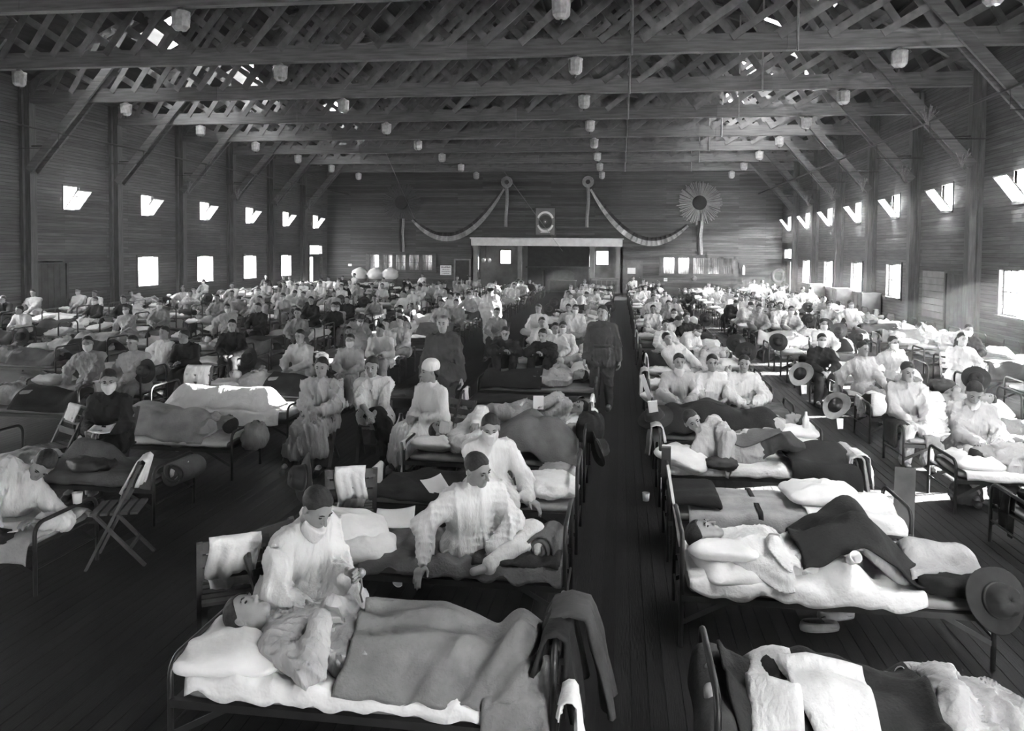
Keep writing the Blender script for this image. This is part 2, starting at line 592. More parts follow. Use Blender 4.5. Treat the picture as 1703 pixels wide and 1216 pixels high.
# ------------------------------------------------------------------ windows and doors of the side walls
wcount = [0, 0]
HI_PANE = MB().box((-.33, -.003, 0), (.33, .003, .235)).mesh('pane', 'frosted_glass')
LO_PANE = {}
def window_hi(side, yc, k):
    xw, s = (WL, 1) if side == 'L' else (WR, -1)
    wcount[0] += 1
    w = MB()
    for a, b in (((-.06, -.46, -.06), (.02, -.40, .86)), ((-.06, .40, -.06), (.02, .46, .86)), ((-.06, -.40, -.06), (.04, .40, 0)), ((-.06, -.40, .80), (.02, .40, .86))):
        w.box((min(s * a[0], s * b[0]), a[1], a[2]), (max(s * a[0], s * b[0]), b[1], b[2]))
    o = struct(w.obj('window_%d' % wcount[0], 'trim_wood', None, False, (xw, yc, 3.92)), 'upper hopper window tilted inwards, %s from the far end, %s wall' % (ORD[8 - k], 'left' if side == 'L' else 'right'))
    sa = MB()
    for z in (0.0, .255, .51, .765):
        sa.box((-.38, -.015, z), (.38, .015, z + .03))
    for x in (-.38, .345):
        sa.box((x, -.015, 0), (x + .035, .015, .795))
    # the sash leans into the room, hinged at its foot
    so = sa.obj('sash', 'white_paint', o, False, (s * .03, 0, .02), (math.radians(-38), 0, -math.pi / 2 if s > 0 else math.pi / 2))
    so.rotation_euler = (math.radians(38) * -1, 0, math.pi / 2 * s)
    m = Matrix.Translation((s * .03, 0, .02)) @ Matrix.Rotation(math.radians(38) * s, 4, 'Y') @ Matrix.Rotation(math.pi / 2, 4, 'Z')
    so.matrix_local = m
    for z in (.025, .28, .535):
        link('pane', HI_PANE, so, (0, 0, z))
def window_lo(side, y0, y1, z0, z1, k):
    xw, s = (WL, 1) if side == 'L' else (WR, -1)
    wcount[0] += 1
    w = MB()
    t = .09
    for a, b in (((y0 - t, z0 - t), (y0, z1 + t)), ((y1, z0 - t), (y1 + t, z1 + t)), ((y0, z1), (y1, z1 + t))):
        w.box((min(xw, xw + s * .04), a[0], a[1]), (max(xw, xw + s * .04), b[0], b[1]))
    o = struct(w.obj('window_%d' % wcount[0], 'trim_wood'), 'lower sash window, %s from the far end of the %s wall' % (ORD[8 - k], 'left' if side == 'L' else 'right'))
    MB().box((min(xw, xw + s * .12), y0 - .12, z0 - .05), (max(xw, xw + s * .12), y1 + .12, z0)).obj('window_sill', 'trim_wood', o)
    # the glazed half slides behind the open half
    ym = y0 + (y1 - y0) * (.62 if s < 0 else .30)
    xs_ = xw - s * .09
    sb = MB()
    for yy in (ym - .03, (ym + y1) / 2 - .012, y1 - .03) if s < 0 else (y0, ym):
        sb.box((xs_ - .015, yy, z0), (xs_ + .015, yy + .03, z1))
    for zz in (z0, (z0 + z1) / 2, z1 - .03):
        ya, yb = (ym, y1) if s < 0 else (y0, ym)
        sb.box((xs_ - .015, ya, zz), (xs_ + .015, yb, zz + .03))
    so = sb.obj('sash', 'trim_wood', o)
    ya, yb = (ym, y1) if s < 0 else (y0, ym)
    for q in range(2):
        za, zb = (z0 + .03, (z0 + z1) / 2) if q == 0 else ((z0 + z1) / 2 + .03, z1 - .03)
        MB().box((xs_ - .003, ya + .03, za), (xs_ + .003, yb - .03, zb)).obj('pane', 'window_glass', so)
for side in 'LR':
    for (y0, y1, z0, z1, kind, k) in HOLES[side]:
        xw, s = (WL, 1) if side == 'L' else (WR, -1)
        PORT.append(((xw - s * .19, (y0 + y1) / 2, (z0 + z1) / 2), (s, 0, 0), y1 - y0, z1 - z0))
        if k < 0 or (k < 1 and side == 'L'):
            continue
        if kind == 'hi':
            window_hi(side, (y0 + y1) / 2, k)
        elif kind == 'lo':
            window_lo(side, y0, y1, z0, z1, k)
        elif kind == 'door':
            wcount[1] += 1
            b = MB()
            t = .1
            for a0, a1, c0, c1 in ((y0 - t, y0, 0, 2.95), (y1, y1 + t, 0, 2.95), (y0, y1, 2.1, 2.3), (y0, y1, 2.82, 2.95)):
                b.box((min(xw, xw + s * .05), a0, c0), (max(xw, xw + s * .05), a1, c1))
            d = struct(b.obj('door_%d' % wcount[1], 'trim_wood'), 'tall doorway with a bright transom in the far corner of the %s wall' % ('left' if side == 'L' else 'right'))
            ya, yb = (y0 + .85, y1) if side == 'L' else (y0 + 1.1, y1)
            MB().box((xw - s * .12 - .02, ya, .02), (xw - s * .12 + .02, yb, 2.1)).obj('door_leaf', 'dark_wood', d)
            MB().box((xw - s * .1 - .003, y0, 2.32), (xw - s * .1 + .003, y1, 2.80)).obj('transom_pane', 'window_glass', d)
# dark plank doors of the near bay
for side, xw, s, y0, y1 in (('L', WL, 1, 23.75, 25.2), ('R', WR, -1, 24.0, 25.35)):
    wcount[1] += 1
    b = MB()
    for a0, a1, c0, c1 in ((y0 - .1, y0, 0, 2.13), (y1, y1 + .1, 0, 2.13), (y0, y1, 2.03, 2.13)):
        b.box((min(xw, xw + s * .06), a0, c0), (max(xw, xw + s * .06), a1, c1))
    d = struct(b.obj('door_%d' % wcount[1], 'dark_wood'), 'dark plank door in the %s wall' % ('left' if s > 0 else 'right'))
    n = 5
    for i in range(n):
        ya, yb = y0 + (y1 - y0) * i / n, y0 + (y1 - y0) * (i + 1) / n - .012
        MB().box((min(xw, xw + s * .025), ya, .02), (max(xw, xw + s * .025), yb, 2.02)).obj('door_plank', 'dark_wood', d)
    MB().box((min(xw, xw + s * .3), y0 - .1, 2.08), (max(xw, xw + s * .06), y1 - .2, 2.12)).obj('door_ledge', 'white_paint', d) if s > 0 else None
# light board panel beside the right-hand door, and lockers below the right windows
pn = empty('wall_panel', (WR - .05, 26.3, 0))
tag(pn, 'pale board panel on the right wall beside the dark door', 'panel')
for i in range(7):
    MB().box((-.02, -.85, .62 + i * .21), (.02, .85, .62 + i * .21 + .195)).obj('plank', 'plaster', pn)
for i, (yl, w) in enumerate(((31.6, .9), (35.2, 1.0), (39.8, .9))):
    lk = empty('locker', (WR - .42, yl, 0))
    tag(lk, ['wooden locker standing under the right wall nearest its dark door', 'wooden locker in the middle of the three along the right wall', 'wooden locker farthest down the right wall'][i], 'locker', 'lockers along the right wall')
    MB().box((-.34, -w / 2, .0), (.34, w / 2, 1.1)).obj('body', 'trim_wood', lk)
    MB().box((-.37, -w / 2 - .03, 1.1), (.37, w / 2 + .03, 1.14)).obj('top', 'trim_wood', lk)
    for q in (0, 1):
        dr = MB().box((-.365, -w / 2 + .04 + q * w / 2, .12), (-.34, -.03 + q * w / 2, 1.04)).obj('door', 'trim_wood', lk)
        MB().box((-.385, -.1 + q * .16, .55), (-.365, -.06 + q * .16, .65)).obj('handle', 'iron', dr)

# daylight portals in every opening
for (c, n, sx, sy) in PORT + [((( h[0] + h[1]) / 2, YF - .2, (h[2] + h[3]) / 2), (0, 1, 0), h[1] - h[0], h[3] - h[2]) for h in FH] + \
        [((( h[0] + h[1]) / 2, (h[2] + h[3]) / 2, roof_z((h[0] + h[1]) / 2) + .85), (0, 0, -1), h[1] - h[0], h[3] - h[2]) for h in RH]:
    ld = bpy.data.lights.new('daylight_portal', 'AREA')
    ld.shape = 'RECTANGLE'
    ld.size, ld.size_y = sx, sy
    ld.cycles.is_portal = True
    lo = bpy.data.objects.new('daylight_portal', ld)
    COL.objects.link(lo)
    lo.location = c
    n = Vector(n)
    lo.rotation_euler = (n.to_track_quat('-Z', 'Y')).to_euler() if abs(n.z) > .5 else n.to_track_quat('-Z', 'Z').to_euler()

# ------------------------------------------------------------------ hanging lamps
def lathe_ribbed(prof, n, amp, c=(0, 0, 0)):
    b = MB()
    o = 0
    for r, z in prof:
        for q in range(n):
            a = 2 * math.pi * q / n
            rr = r * (1 + amp * (q % 2))
            b.v.append((rr * math.cos(a), rr * math.sin(a), z))
    for i in range(len(prof) - 1):
        for q in range(n):
            q2 = (q + 1) % n
            b.f.append((i * n + q, i * n + q2, (i + 1) * n + q2, (i + 1) * n + q))
    b.f.append(tuple(reversed(range(n))))
    b.f.append(tuple((len(prof) - 1) * n + q for q in range(n)))
    return b
lm_sh = lathe_ribbed([(.03, -.40), (.10, -.385), (.155, -.32), (.165, -.22), (.17, -.1), (.165, -.05)], 20, .05).mesh('glass_shade', 'lamp_glass')
lm_cap = MB().lathe([(.175, -.06), (.18, -.03), (.09, 0.0), (.05, .05)], 14).mesh('cap', 'tin')
lm_fin = MB().lathe([(.004, -.47), (.025, -.44), (.03, -.40)], 8).mesh('finial', 'iron')
ROWS = [('row by left wall', -15.62), ('left middle row', -8.45), ('row above main aisle', -1.117), ('row by right wall', 6.13)]
for nm, xl in ROWS:
    for k in range(0, 8):
        yt = TRUSS[k + 4]
        if not in_frame([(xl, yt, ZBEAM - .1), (xl, yt, ZBEAM - .4)]):
            continue
        L = empty('hanging_lamp', (xl, yt, ZBEAM - .05))
        tag(L, 'ribbed glass lamp, %s from the far wall, %s' % (ORD[8 - k], nm), 'lamp', 'glass lamps under the tie beams')
        link('glass_shade', lm_sh, L); link('cap', lm_cap, L); link('finial', lm_fin, L)

# dried wheat sprays on the brace feet
for s, xw, ks, sd in ((-1, WR, (2, 3, 4, 5, 6), 'right'), (1, WL, (4, 5, 6, 7), 'left')):
    for k in ks:
        b = MB()
        for i in range(26):
            a = random.uniform(0, 2 * math.pi); t = random.uniform(.05, .22)
            b.tube([(0, 0, -.22), (t * .5 * math.cos(a), t * .5 * math.sin(a), .02), (t * math.cos(a), t * math.sin(a), random.uniform(.12, .34))], [.008, .01, .016], 4)
        tag(b.obj('wheat_spray', 'straw', None, False, (xw + s * .55, TRUSS[k + 4] - .18, 5.2)), 'dried wheat spray tied to the %s wall brace, %s from the far corner' % (sd, ORD[8 - k]), 'decoration', 'wheat sprays on the braces')
b = MB()
for i in range(30):
    a = random.uniform(0, 2 * math.pi); t = random.uniform(.05, .3)
    b.tube([(0, 0, -.22), (t * .5 * math.cos(a), t * .5 * math.sin(a), .02), (t * math.cos(a), t * math.sin(a), random.uniform(.12, .34))], [.008, .01, .016], 4)
tag(b.obj('wheat_spray', 'straw', None, False, (WR - 1.5, TRUSS[6] - .25, 6.35)), 'large dried wheat spray halfway up the nearest right-hand brace', 'decoration', 'wheat sprays on the braces')

# ------------------------------------------------------------------ far end wall
FY = YE - .02
# alcove with hearth
alc = MB()
AB = YE + 2.4
for h in ((AX0, AX1),):
    pass
alcw = holed_wall(AB, AB + .15, (AX0, AX1), (0, AZ), [(-7.95, -7.3, 1.75, 2.62), (-1.55, -.8, 1.75, 2.62)], 'x')
alcw.box((AX0 - .15, YE, 0), (AX0, AB + .15, AZ))
alcw.box((AX1, YE, 0), (AX1 + .15, AB + .15, AZ))
alcw.box((AX0 - .15, YE, AZ), (AX1 + .15, AB + .15, AZ + .15))
alcw.box((AX0 - .15, YE, -.2), (AX1 + .15, AB, .0))
struct(alcw.obj('wall_alcove', 'plaster'), 'recessed hearth alcove in the far wall')
for h in ((-7.95, -7.3), (-1.55, -.8)):
    wcount[0] += 1
    b = MB()
    for x in (h[0] - .08, h[1]):
        b.box((x, AB - .04, 1.67), (x + .08, AB, 2.70))
    b.box((h[0], AB - .04, 1.67), (h[1], AB, 1.75)); b.box((h[0], AB - .04, 2.62), (h[1], AB, 2.70))
    o = struct(b.obj('window_%d' % wcount[0], 'trim_wood'), 'small bright window in the %s side of the hearth alcove' % ('left' if h[0] < -4 else 'right'))
    MB().box((h[0], AB + .05, 1.75), (h[1], AB + .056, 2.62)).obj('pane', 'window_glass', o)
lint = struct(MB().box((AX0 - .15, YE - .22, AZ - .06), (AX1 + .12, YE + .2, AZ + .38)).box((AX0 - .22, YE - .3, AZ + .38), (AX1 + .2, YE + .2, AZ + .46)).obj('trim_1', 'white_paint'), 'pale wide lintel over the hearth alcove')
for i, x in enumerate((AX0 + .12, -6.35, -1.75, -.15)):
    c = MB().box((x - .13, YE - .16, 0), (x + .13, YE + .1, AZ - .06)).box((x - .19, YE - .2, AZ - .2), (x + .19, YE + .14, AZ - .06)).box((x - .18, YE - .2, 0), (x + .18, YE + .14, .18))
    struct(c.obj('trim_%d' % (i + 2), 'plaster'), 'square pillar of the hearth alcove, %s from the left' % ORD[i + 1])
hearth = empty('fireplace', (-4.0, AB - .3, 0))
tag(hearth, 'dark brick fireplace in the middle of the far alcove', 'fireplace')
MB().box((-2.0, -.9, 0), (-1.0, .28, AZ - .02)).box((1.0, -.9, 0), (2.0, .28, AZ - .02)).box((-1.0, -.9, 1.35), (1.0, .28, AZ - .02)).box((-1.0, .15, 0), (1.0, .28, 1.35)).obj('chimney_breast', 'brick_dark', hearth)
MB().box((-2.1, -1.1, 1.5), (2.1, -.9, 1.6)).obj('mantel_shelf', 'dark_wood', hearth)
dk = empty('desk', (-3.6, YE - .9, 0))
tag(dk, 'dark desk with a rounded back panel in front of the fireplace', 'desk')
MB().box((-.9, -.4, .74), (.9, .4, .8)).obj('desk_top', 'dark_wood', dk)
for sx in (-.82, .82):
    for sy in (-.34, .34):
        MB().box((sx - .04, sy - .04, 0), (sx + .04, sy + .04, .74)).obj('leg', 'dark_wood', dk)
MB().add([(-.75 + 1.5 * i / 12, .36, .8) for i in range(13)] + [(-.75 + 1.5 * i / 12, .36, .8 + .62 * math.sin(math.acos(max(-1, min(1, (-.75 + 1.5 * i / 12) / .8)))) ** .5) for i in range(13)]
         + [(-.75 + 1.5 * i / 12, .4, .8) for i in range(13)] + [(-.75 + 1.5 * i / 12, .4, .8 + .62 * math.sin(math.acos(max(-1, min(1, (-.75 + 1.5 * i / 12) / .8)))) ** .5) for i in range(13)],
         [(i, i + 1, i + 14, i + 13) for i in range(12)] + [(i + 27, i + 26, i + 39, i + 40) for i in range(12)] + [(i + 13, i + 14, i + 40, i + 39) for i in range(12)]).obj('back_panel', 'dark_wood', dk)
ct = empty('counter', (-.95, YE - .45, 0))
tag(ct, 'pale panelled counter at the right end of the alcove', 'counter')
MB().box((-.85, -.25, 0), (.8, .25, .88)).obj('body', 'plaster', ct)
MB().box((-.9, -.3, .88), (.85, .3, .93)).obj('counter_top', 'trim_wood', ct)
for i in range(5):
    MB().box((-.8 + i * .32, -.265, .1), (-.54 + i * .32, -.25, .8)).obj('panel', 'trim_wood', ct)
# interior windows with curtains, two banks of five
for nm, x0, x1, z0, z1 in (('left', -16.4, -11.95, 1.30, 2.27), ('right', 2.55, 7.05, 1.28, 2.25)):
    wcount[0] += 1
    n = 5
    w = (x1 - x0) / n
    b = MB()
    for i in range(n + 1):
        b.box((x0 + i * w - .13, FY - .06, z0 - .1), (x0 + i * w + .13, FY, z1 + .1))
    b.box((x0, FY - .06, z1), (x1, FY, z1 + .1)); b.box((x0 - .15, FY - .1, z0 - .14), (x1 + .15, FY, z0))
    o = struct(b.obj('window_%d' % wcount[0], 'trim_wood'), 'bank of five curtained interior windows on the %s of the far wall' % nm)
    for i in range(n):
        a, c = x0 + i * w + .13, x0 + (i + 1) * w - .13
        P = np.zeros((15, 2, 3))
        for q in range(15):
            P[q, :, 0] = a + (c - a) * q / 14; P[q, :, 1] = FY - .012 - .010 * math.sin(q * 2.4 + i); P[q, 0, 2] = z0; P[q, 1, 2] = z1
        MB().grid(P).obj('curtain', 'curtain' if nm == 'left' else 'trim_wood', o)
        s = MB().box(((a + c) / 2 - .012, FY - .045, z0), ((a + c) / 2 + .012, FY - .03, z1)).box((a, FY - .045, (z0 + z1) / 2 - .012), (c, FY - .03, (z0 + z1) / 2 + .012)).obj('sash', 'trim_wood', o)
        MB().box((a, FY - .04, z0), (c, FY - .036, z1)).obj('pane', 'window_glass', s)
# doors in the far wall
for nm, x0, x1, mt in (('left', -10.55, -9.65, 'brick_dark'), ('right', .27, 1.3, 'trim_wood')):
    wcount[1] += 1
    b = MB()
    for xx in (x0 - .1, x1):
        b.box((xx, FY - .06, 0), (xx + .1, FY, 2.06))
    b.box((x0, FY - .06, 1.96), (x1, FY, 2.06))
    d = struct(b.obj('door_%d' % wcount[1], 'plaster' if nm == 'left' else 'trim_wood'), 'dark door left of the hearth alcove' if nm == 'left' else 'wooden door right of the hearth alcove')
    lf = MB().box((x0, FY - .025, .01), (x1, FY, 1.96)).obj('door_leaf', mt, d)
    MB().lathe([(.03, 0), (.035, .02), (.0, .05)], 8, (x1 - .1, FY - .05, .98)).obj('door_knob', 'tin', lf)
# posters: a sign of printed lines left, papers right
def sign(nm, x0, x1, z0, z1, lines, label):
    s = tag(MB().box((x0, FY - .03, z0), (x1, FY - .012, z1)).obj(nm, 'paper'), label, 'sign')
    b = MB()
    for (a, c, zt, h) in lines:
        x = x0 + (x1 - x0) * a
        while x < x0 + (x1 - x0) * c:
            w = random.uniform(.02, .045)
            b.box((x, FY - .034, zt), (x + w, FY - .03, zt + h * random.choice((.7, 1, 1))))
            x += w + .018
    if b.v:
        b.obj('lettering', 'print', s)
    return s
sign('notice_sign', -11.55, -10.82, 1.0, 1.62, [(.1, .9, 1.46, .09), (.2, .8, 1.32, .06), (.12, .9, 1.2, .05), (.2, .82, 1.08, .05)], 'white printed notice with dark lettering left of the dark far door')
b = sign('paper_notice', .45, .95, 1.22, 1.6, [], 'pale paper notice pinned on the wooden far door')
sign('paper_notice', 2.7, 2.92, .78, .98, [(.15, .85, .86, .04)], 'small white paper low on the far wall right of the wooden door')
sign('paper_notice', -17.75, -17.5, 1.5, 1.66, [], 'tiny white paper on the far wall near the left corner')
# framed emblem over the lintel
fr = empty('framed_emblem', (-4.75, FY, 4.48))
tag(fr, 'framed emblem poster with a wreath and dark disc above the lintel', 'poster')
b = MB()
for a, c in (((-.68, -.92), (-.60, .92)), ((.60, -.92), (.68, .92)), ((-.6, -.92), (.6, -.84)), ((-.6, .84), (.6, .92))):
    b.box((a[0], -.07, a[1]), (c[0], 0, c[1]))
b.obj('frame', 'dark_wood', fr)
MB().box((-.6, -.03, -.84), (.6, -.01, .84)).obj('sheet', 'straw', fr)
def ring(r0, r1, n, y, cz, sx=1, sz=1, a0=0, a1=2 * math.pi):
    b = MB()
    P = np.zeros((n + 1, 2, 3))
    for i in range(n + 1):
        a = a0 + (a1 - a0) * i / n
        for j, r in enumerate((r0, r1)):
            P[i, j] = (r * sx * math.cos(a), y, cz + r * sz * math.sin(a))
    b.grid(P)
    return b
ring(.0, .43, 24, -.034, -.02).obj('disc', 'dark_wood', fr)
ring(.44, .56, 24, -.036, .02, 1, 1.12, math.radians(20), math.radians(160)).obj('wreath', 'paper', fr)
ring(.44, .55, 24, -.036, -.04, 1, 1.15, math.radians(200), math.radians(340)).obj('wreath', 'paper', fr)
ring(.10, .13, 16, -.038, -.02).obj('crest', 'straw', fr)
ring(.0, .06, 5, -.040, -.02).obj('crest', 'paper', fr)
MB().box((-.3, -.038, -.72), (.3, -.034, -.64)).obj('motto_band', 'paper', fr)
# sunburst rosettes of wheat with hanging ribbons
for nm, x, z, R in (('left', -14.15, 5.67, 1.3), ('right', 4.8, 5.66, 1.38)):
    ro = empty('sunburst_rosette', (x, FY, z))
    tag(ro, 'large wheat-straw sunburst rosette with a hanging ribbon, %s side of the far wall' % nm, 'decoration', 'rosettes on the far wall')
    b = MB()
    for i in range(84):
        a = 2 * math.pi * i / 84 + random.uniform(-.03, .03)
        r = R * random.uniform(.86, 1.02)
        w = .03
        y = -.03 - .06 * random.random()
        c, s = math.cos(a), math.sin(a)
        b.tube([(.36 * c, y * .6, .36 * s), (r * .6 * c, y, r * .6 * s), (r * c, y * .8, r * s)], [.02, .028, .036], 5)
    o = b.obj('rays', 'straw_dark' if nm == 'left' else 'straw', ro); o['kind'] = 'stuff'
    MB().tube([(0, -.14, 0), (0, -.02, 0)], [.42, .46], 24).obj('centre_disc', 'bunting_dark', ro)
    for q, (dx, mt) in enumerate(((-.12, 'bunting_dark'), (.04, 'bunting_light'))):
        P = np.zeros((12, 3, 3))
        for i in range(12):
            for j in range(3):
                P[i, j] = (dx + .09 * j + .03 * math.sin(i * .7 + q), -.09 - .03 * math.sin(j * 2 + i * .5), -R * .8 - (3.2 - R * .8) * i / 11)
        g = MB().grid(P).obj('ribbon', mt, ro)
        g.modifiers.new('cloth', 'SOLIDIFY').thickness = .012
# small rosettes with ribbons and the two swags
for nm, x in (('left', -7.24), ('right', -2.08)):
    ro = empty('ribbon_rosette', (x, FY, 6.97))
    tag(ro, 'small ribbon rosette with a long tail holding the %s swag' % nm, 'decoration', 'ribbon rosettes on the far wall')
    b = MB()
    for i in range(26):
        a = 2 * math.pi * i / 26
        b.tube([(.12 * math.cos(a), -.04, .12 * math.sin(a)), (.36 * math.cos(a), -.08 - .03 * (i % 2), .36 * math.sin(a))], [.02, .05], 5)
    b.obj('pleats', 'bunting_light', ro)
    MB().tube([(0, -.14, 0), (0, -.02, 0)], [.13, .15], 14).obj('centre_disc', 'bunting_dark', ro)
    P = np.zeros((10, 3, 3))
    for i in range(10):
        for j in range(3):
            P[i, j] = (-.1 + .1 * j + .04 * math.sin(i * .6), -.07 - .03 * math.sin(j * 2), -.3 - 2.55 * i / 9)
    g = MB().grid(P).obj('ribbon', 'straw', ro)
    g.modifiers.new('cloth', 'SOLIDIFY').thickness = .012
def swag(nm, p0, p1, low, label):
    sw = tag(empty('bunting_swag', (0, FY, 0)), label, 'bunting', 'bunting swags on the far wall')
    n = 60
    x0, z0 = p0; x1, z1 = p1
    # catenary-like curve through the ends with its low point at the given height
    xs_ = np.linspace(x0, x1, n)
    t = (xs_ - x0) / (x1 - x0)
    sag = low
    zc = z0 + (z1 - z0) * t - sag * 4 * t * (1 - t)
    top = np.zeros((n, 2, 3)); bot = np.zeros((n, 4, 3))
    for i in range(n):
        dxs = np.gradient(zc, xs_)[i]
        nv = np.array([-dxs, 1.0]); nv /= np.linalg.norm(nv)
        wv = .34 * math.sin(math.pi * min(.97, max(.03, t[i]))) ** .4
        pl_ = .035 * math.sin(i * 2.1)
        a = np.array([xs_[i], zc[i]])
        top[i, 0] = (a[0] + nv[0] * wv, -.05 + pl_, a[1] + nv[1] * wv); top[i, 1] = (a[0] + nv[0] * wv * .35, -.09 + pl_, a[1] + nv[1] * wv * .35)
        for j in range(4):
            q = .35 - .95 * j / 3
            bot[i, j] = (a[0] + nv[0] * wv * q, -.09 + pl_ - .02 * j, a[1] + nv[1] * wv * q)
    g = MB().grid(top).obj('dark_band', 'bunting_dark', sw); g.modifiers.new('cloth', 'SOLIDIFY').thickness = .015
    g = MB().grid(bot).obj('pleated_band', 'bunting_light', sw); g.modifiers.new('cloth', 'SOLIDIFY').thickness = .015
swag('left', (-13.4, 4.55), (-7.4, 6.55), 2.05, 'draped bunting swag in the left half of the far wall')
swag('right', (-1.9, 6.5), (4.1, 4.25), 2.05, 'draped bunting swag in the right half of the far wall')
# fire extinguisher and bell
ex = tag(empty('fire_extinguisher', (7.5, FY - .12, 1.25)), 'fire extinguisher on a bracket right of the far right windows', 'extinguisher')
MB().lathe([(.09, 0), (.09, .45), (.05, .55), (.03, .6)], 12).obj('cylinder', 'white_paint', ex)
MB().tube([(0, 0, .58), (-.15, -.03, .62), (-.18, -.03, .4)], .02, 6).obj('hose', 'iron', ex)
MB().box((-.28, -.02, .45), (.05, .1, .72)).obj('bracket', 'dark_wood', ex)
gn = tag(empty('wall_gong', (4.55, FY - .05, .98)), 'small dark gong hanging low on the far wall right side', 'gong')
MB().tube([(0, -.06, 0), (0, 0, 0)], [.14, .16], 16).obj('disc', 'iron', gn)
MB().tube([(0, -.03, .15), (0, 0, .3)], .02, 6).obj('hook', 'iron', gn)
bk = tag(empty('stacked_bench', (8.4, FY - .6, 0)), 'dark bench with a tall slatted back against the far wall in the right corner', 'bench')
MB().box((-1.0, -.3, .42), (1.0, .2, .47)).obj('seat', 'dark_wood', bk)
for i in range(9):
    MB().box((-1.0 + i * .22, .15, .47), (-.82 + i * .22, .19, 1.0)).obj('slat', 'dark_wood', bk)
MB().box((-1.0, .13, .96), (1.0, .21, 1.03)).obj('top_rail', 'dark_wood', bk)
for sx in (-.92, .92):
    MB().box((sx - .04, -.28, 0), (sx + .04, .18, .42)).obj('leg', 'dark_wood', bk)
for nm, cx, cz in (('wall_wreath', 9.3, 1.25),):
    P = [(cx + .32 * math.cos(2 * math.pi * i / 20), FY - 1.4, cz + .36 * math.sin(2 * math.pi * i / 20)) for i in range(21)]
    tag(MB().tube(P, .11, 8, False).obj(nm, 'wool_dark', None, True), 'dark evergreen wreath leaning by the far right doorway', 'wreath')
# laundry baskets with white sacks left of the far left windows
for i, x in enumerate((-16.2, -15.2, -14.25)):
    bs = tag(empty('laundry_basket', (x, YE - 2.2, 0)), ['left', 'middle', 'right'][i] + ' one of three tall wicker baskets by the far wall', 'basket', 'laundry baskets')
    b = MB().lathe([(.33, 0), (.36, .3), (.40, .74), (.42, .78), (.38, .78), (.36, .7)], 20)
    b.obj('basket_body', 'wicker', bs)
    sk = MB().lathe([(.36, .76), (.46, .92), (.5, 1.08), (.44, 1.24), (.28, 1.38), (.10, 1.46), (.02, 1.48)], 18)
    for q in range(len(sk.v)):
        x_, y_, z_ = sk.v[q]
        f = 1 + .10 * math.sin(q * 1.9 + i * 2) + .05 * math.sin(q * .7)
        sk.v[q] = (x_ * f, y_ * f, z_ + .02 * math.sin(q * 2.3))
    tag(sk.obj('laundry_sack', 'pillow_white', None, True, (x, YE - 2.2, 0)), 'white laundry sack bulging from the %s wicker basket' % ['left', 'middle', 'right'][i], 'sack', 'laundry sacks')
# bracket lamp cluster hanging at the left edge of the alcove
cl = tag(empty('globe_lamp', (-8.55, YE - .12, 2.05)), 'cluster lamp with three pale glass globes at the left end of the alcove', 'lamp')
MB().tube([(0, 0, .9), (0, 0, .1)], .02, 6).obj('stem', 'iron', cl)
for i in range(3):
    a = 2.1 * i
    MB().tube([(0, 0, .12), (.2 * math.cos(a), -.15 + .13 * math.sin(a), .05)], .015, 5).obj('arm', 'iron', cl)
    MB().lathe([(.03, -.16), (.11, -.11), (.14, 0), (.11, .1), (.05, .14)], 12, (.24 * math.cos(a), -.18 + .16 * math.sin(a), -.06)).obj('globe', 'lamp_glass', cl, True)
# two cords strung down from the beams
for i, (a, b_) in enumerate((((-11.2, TRUSS[9], ZBEAM), (-13.2, YE - .3, 4.6)), ((-6.8, TRUSS[11], ZBEAM), (-3.6, YE - .5, 2.6)))):
    tag(MB().tube([a, b_], .012, 4).obj('cord', 'straw'), ['thin pale cord slanting down towards the left rosette', 'thin pale cord slanting down past the framed emblem'][i], 'cord', 'cords from the beams')
# ------------------------------------------------------------------ people: signed-distance bodies
def nrm(v):
    v = np.asarray(v, float)
    n = np.linalg.norm(v)
    return v / n if n > 1e-9 else v
V = lambda *a: np.array(a, float)

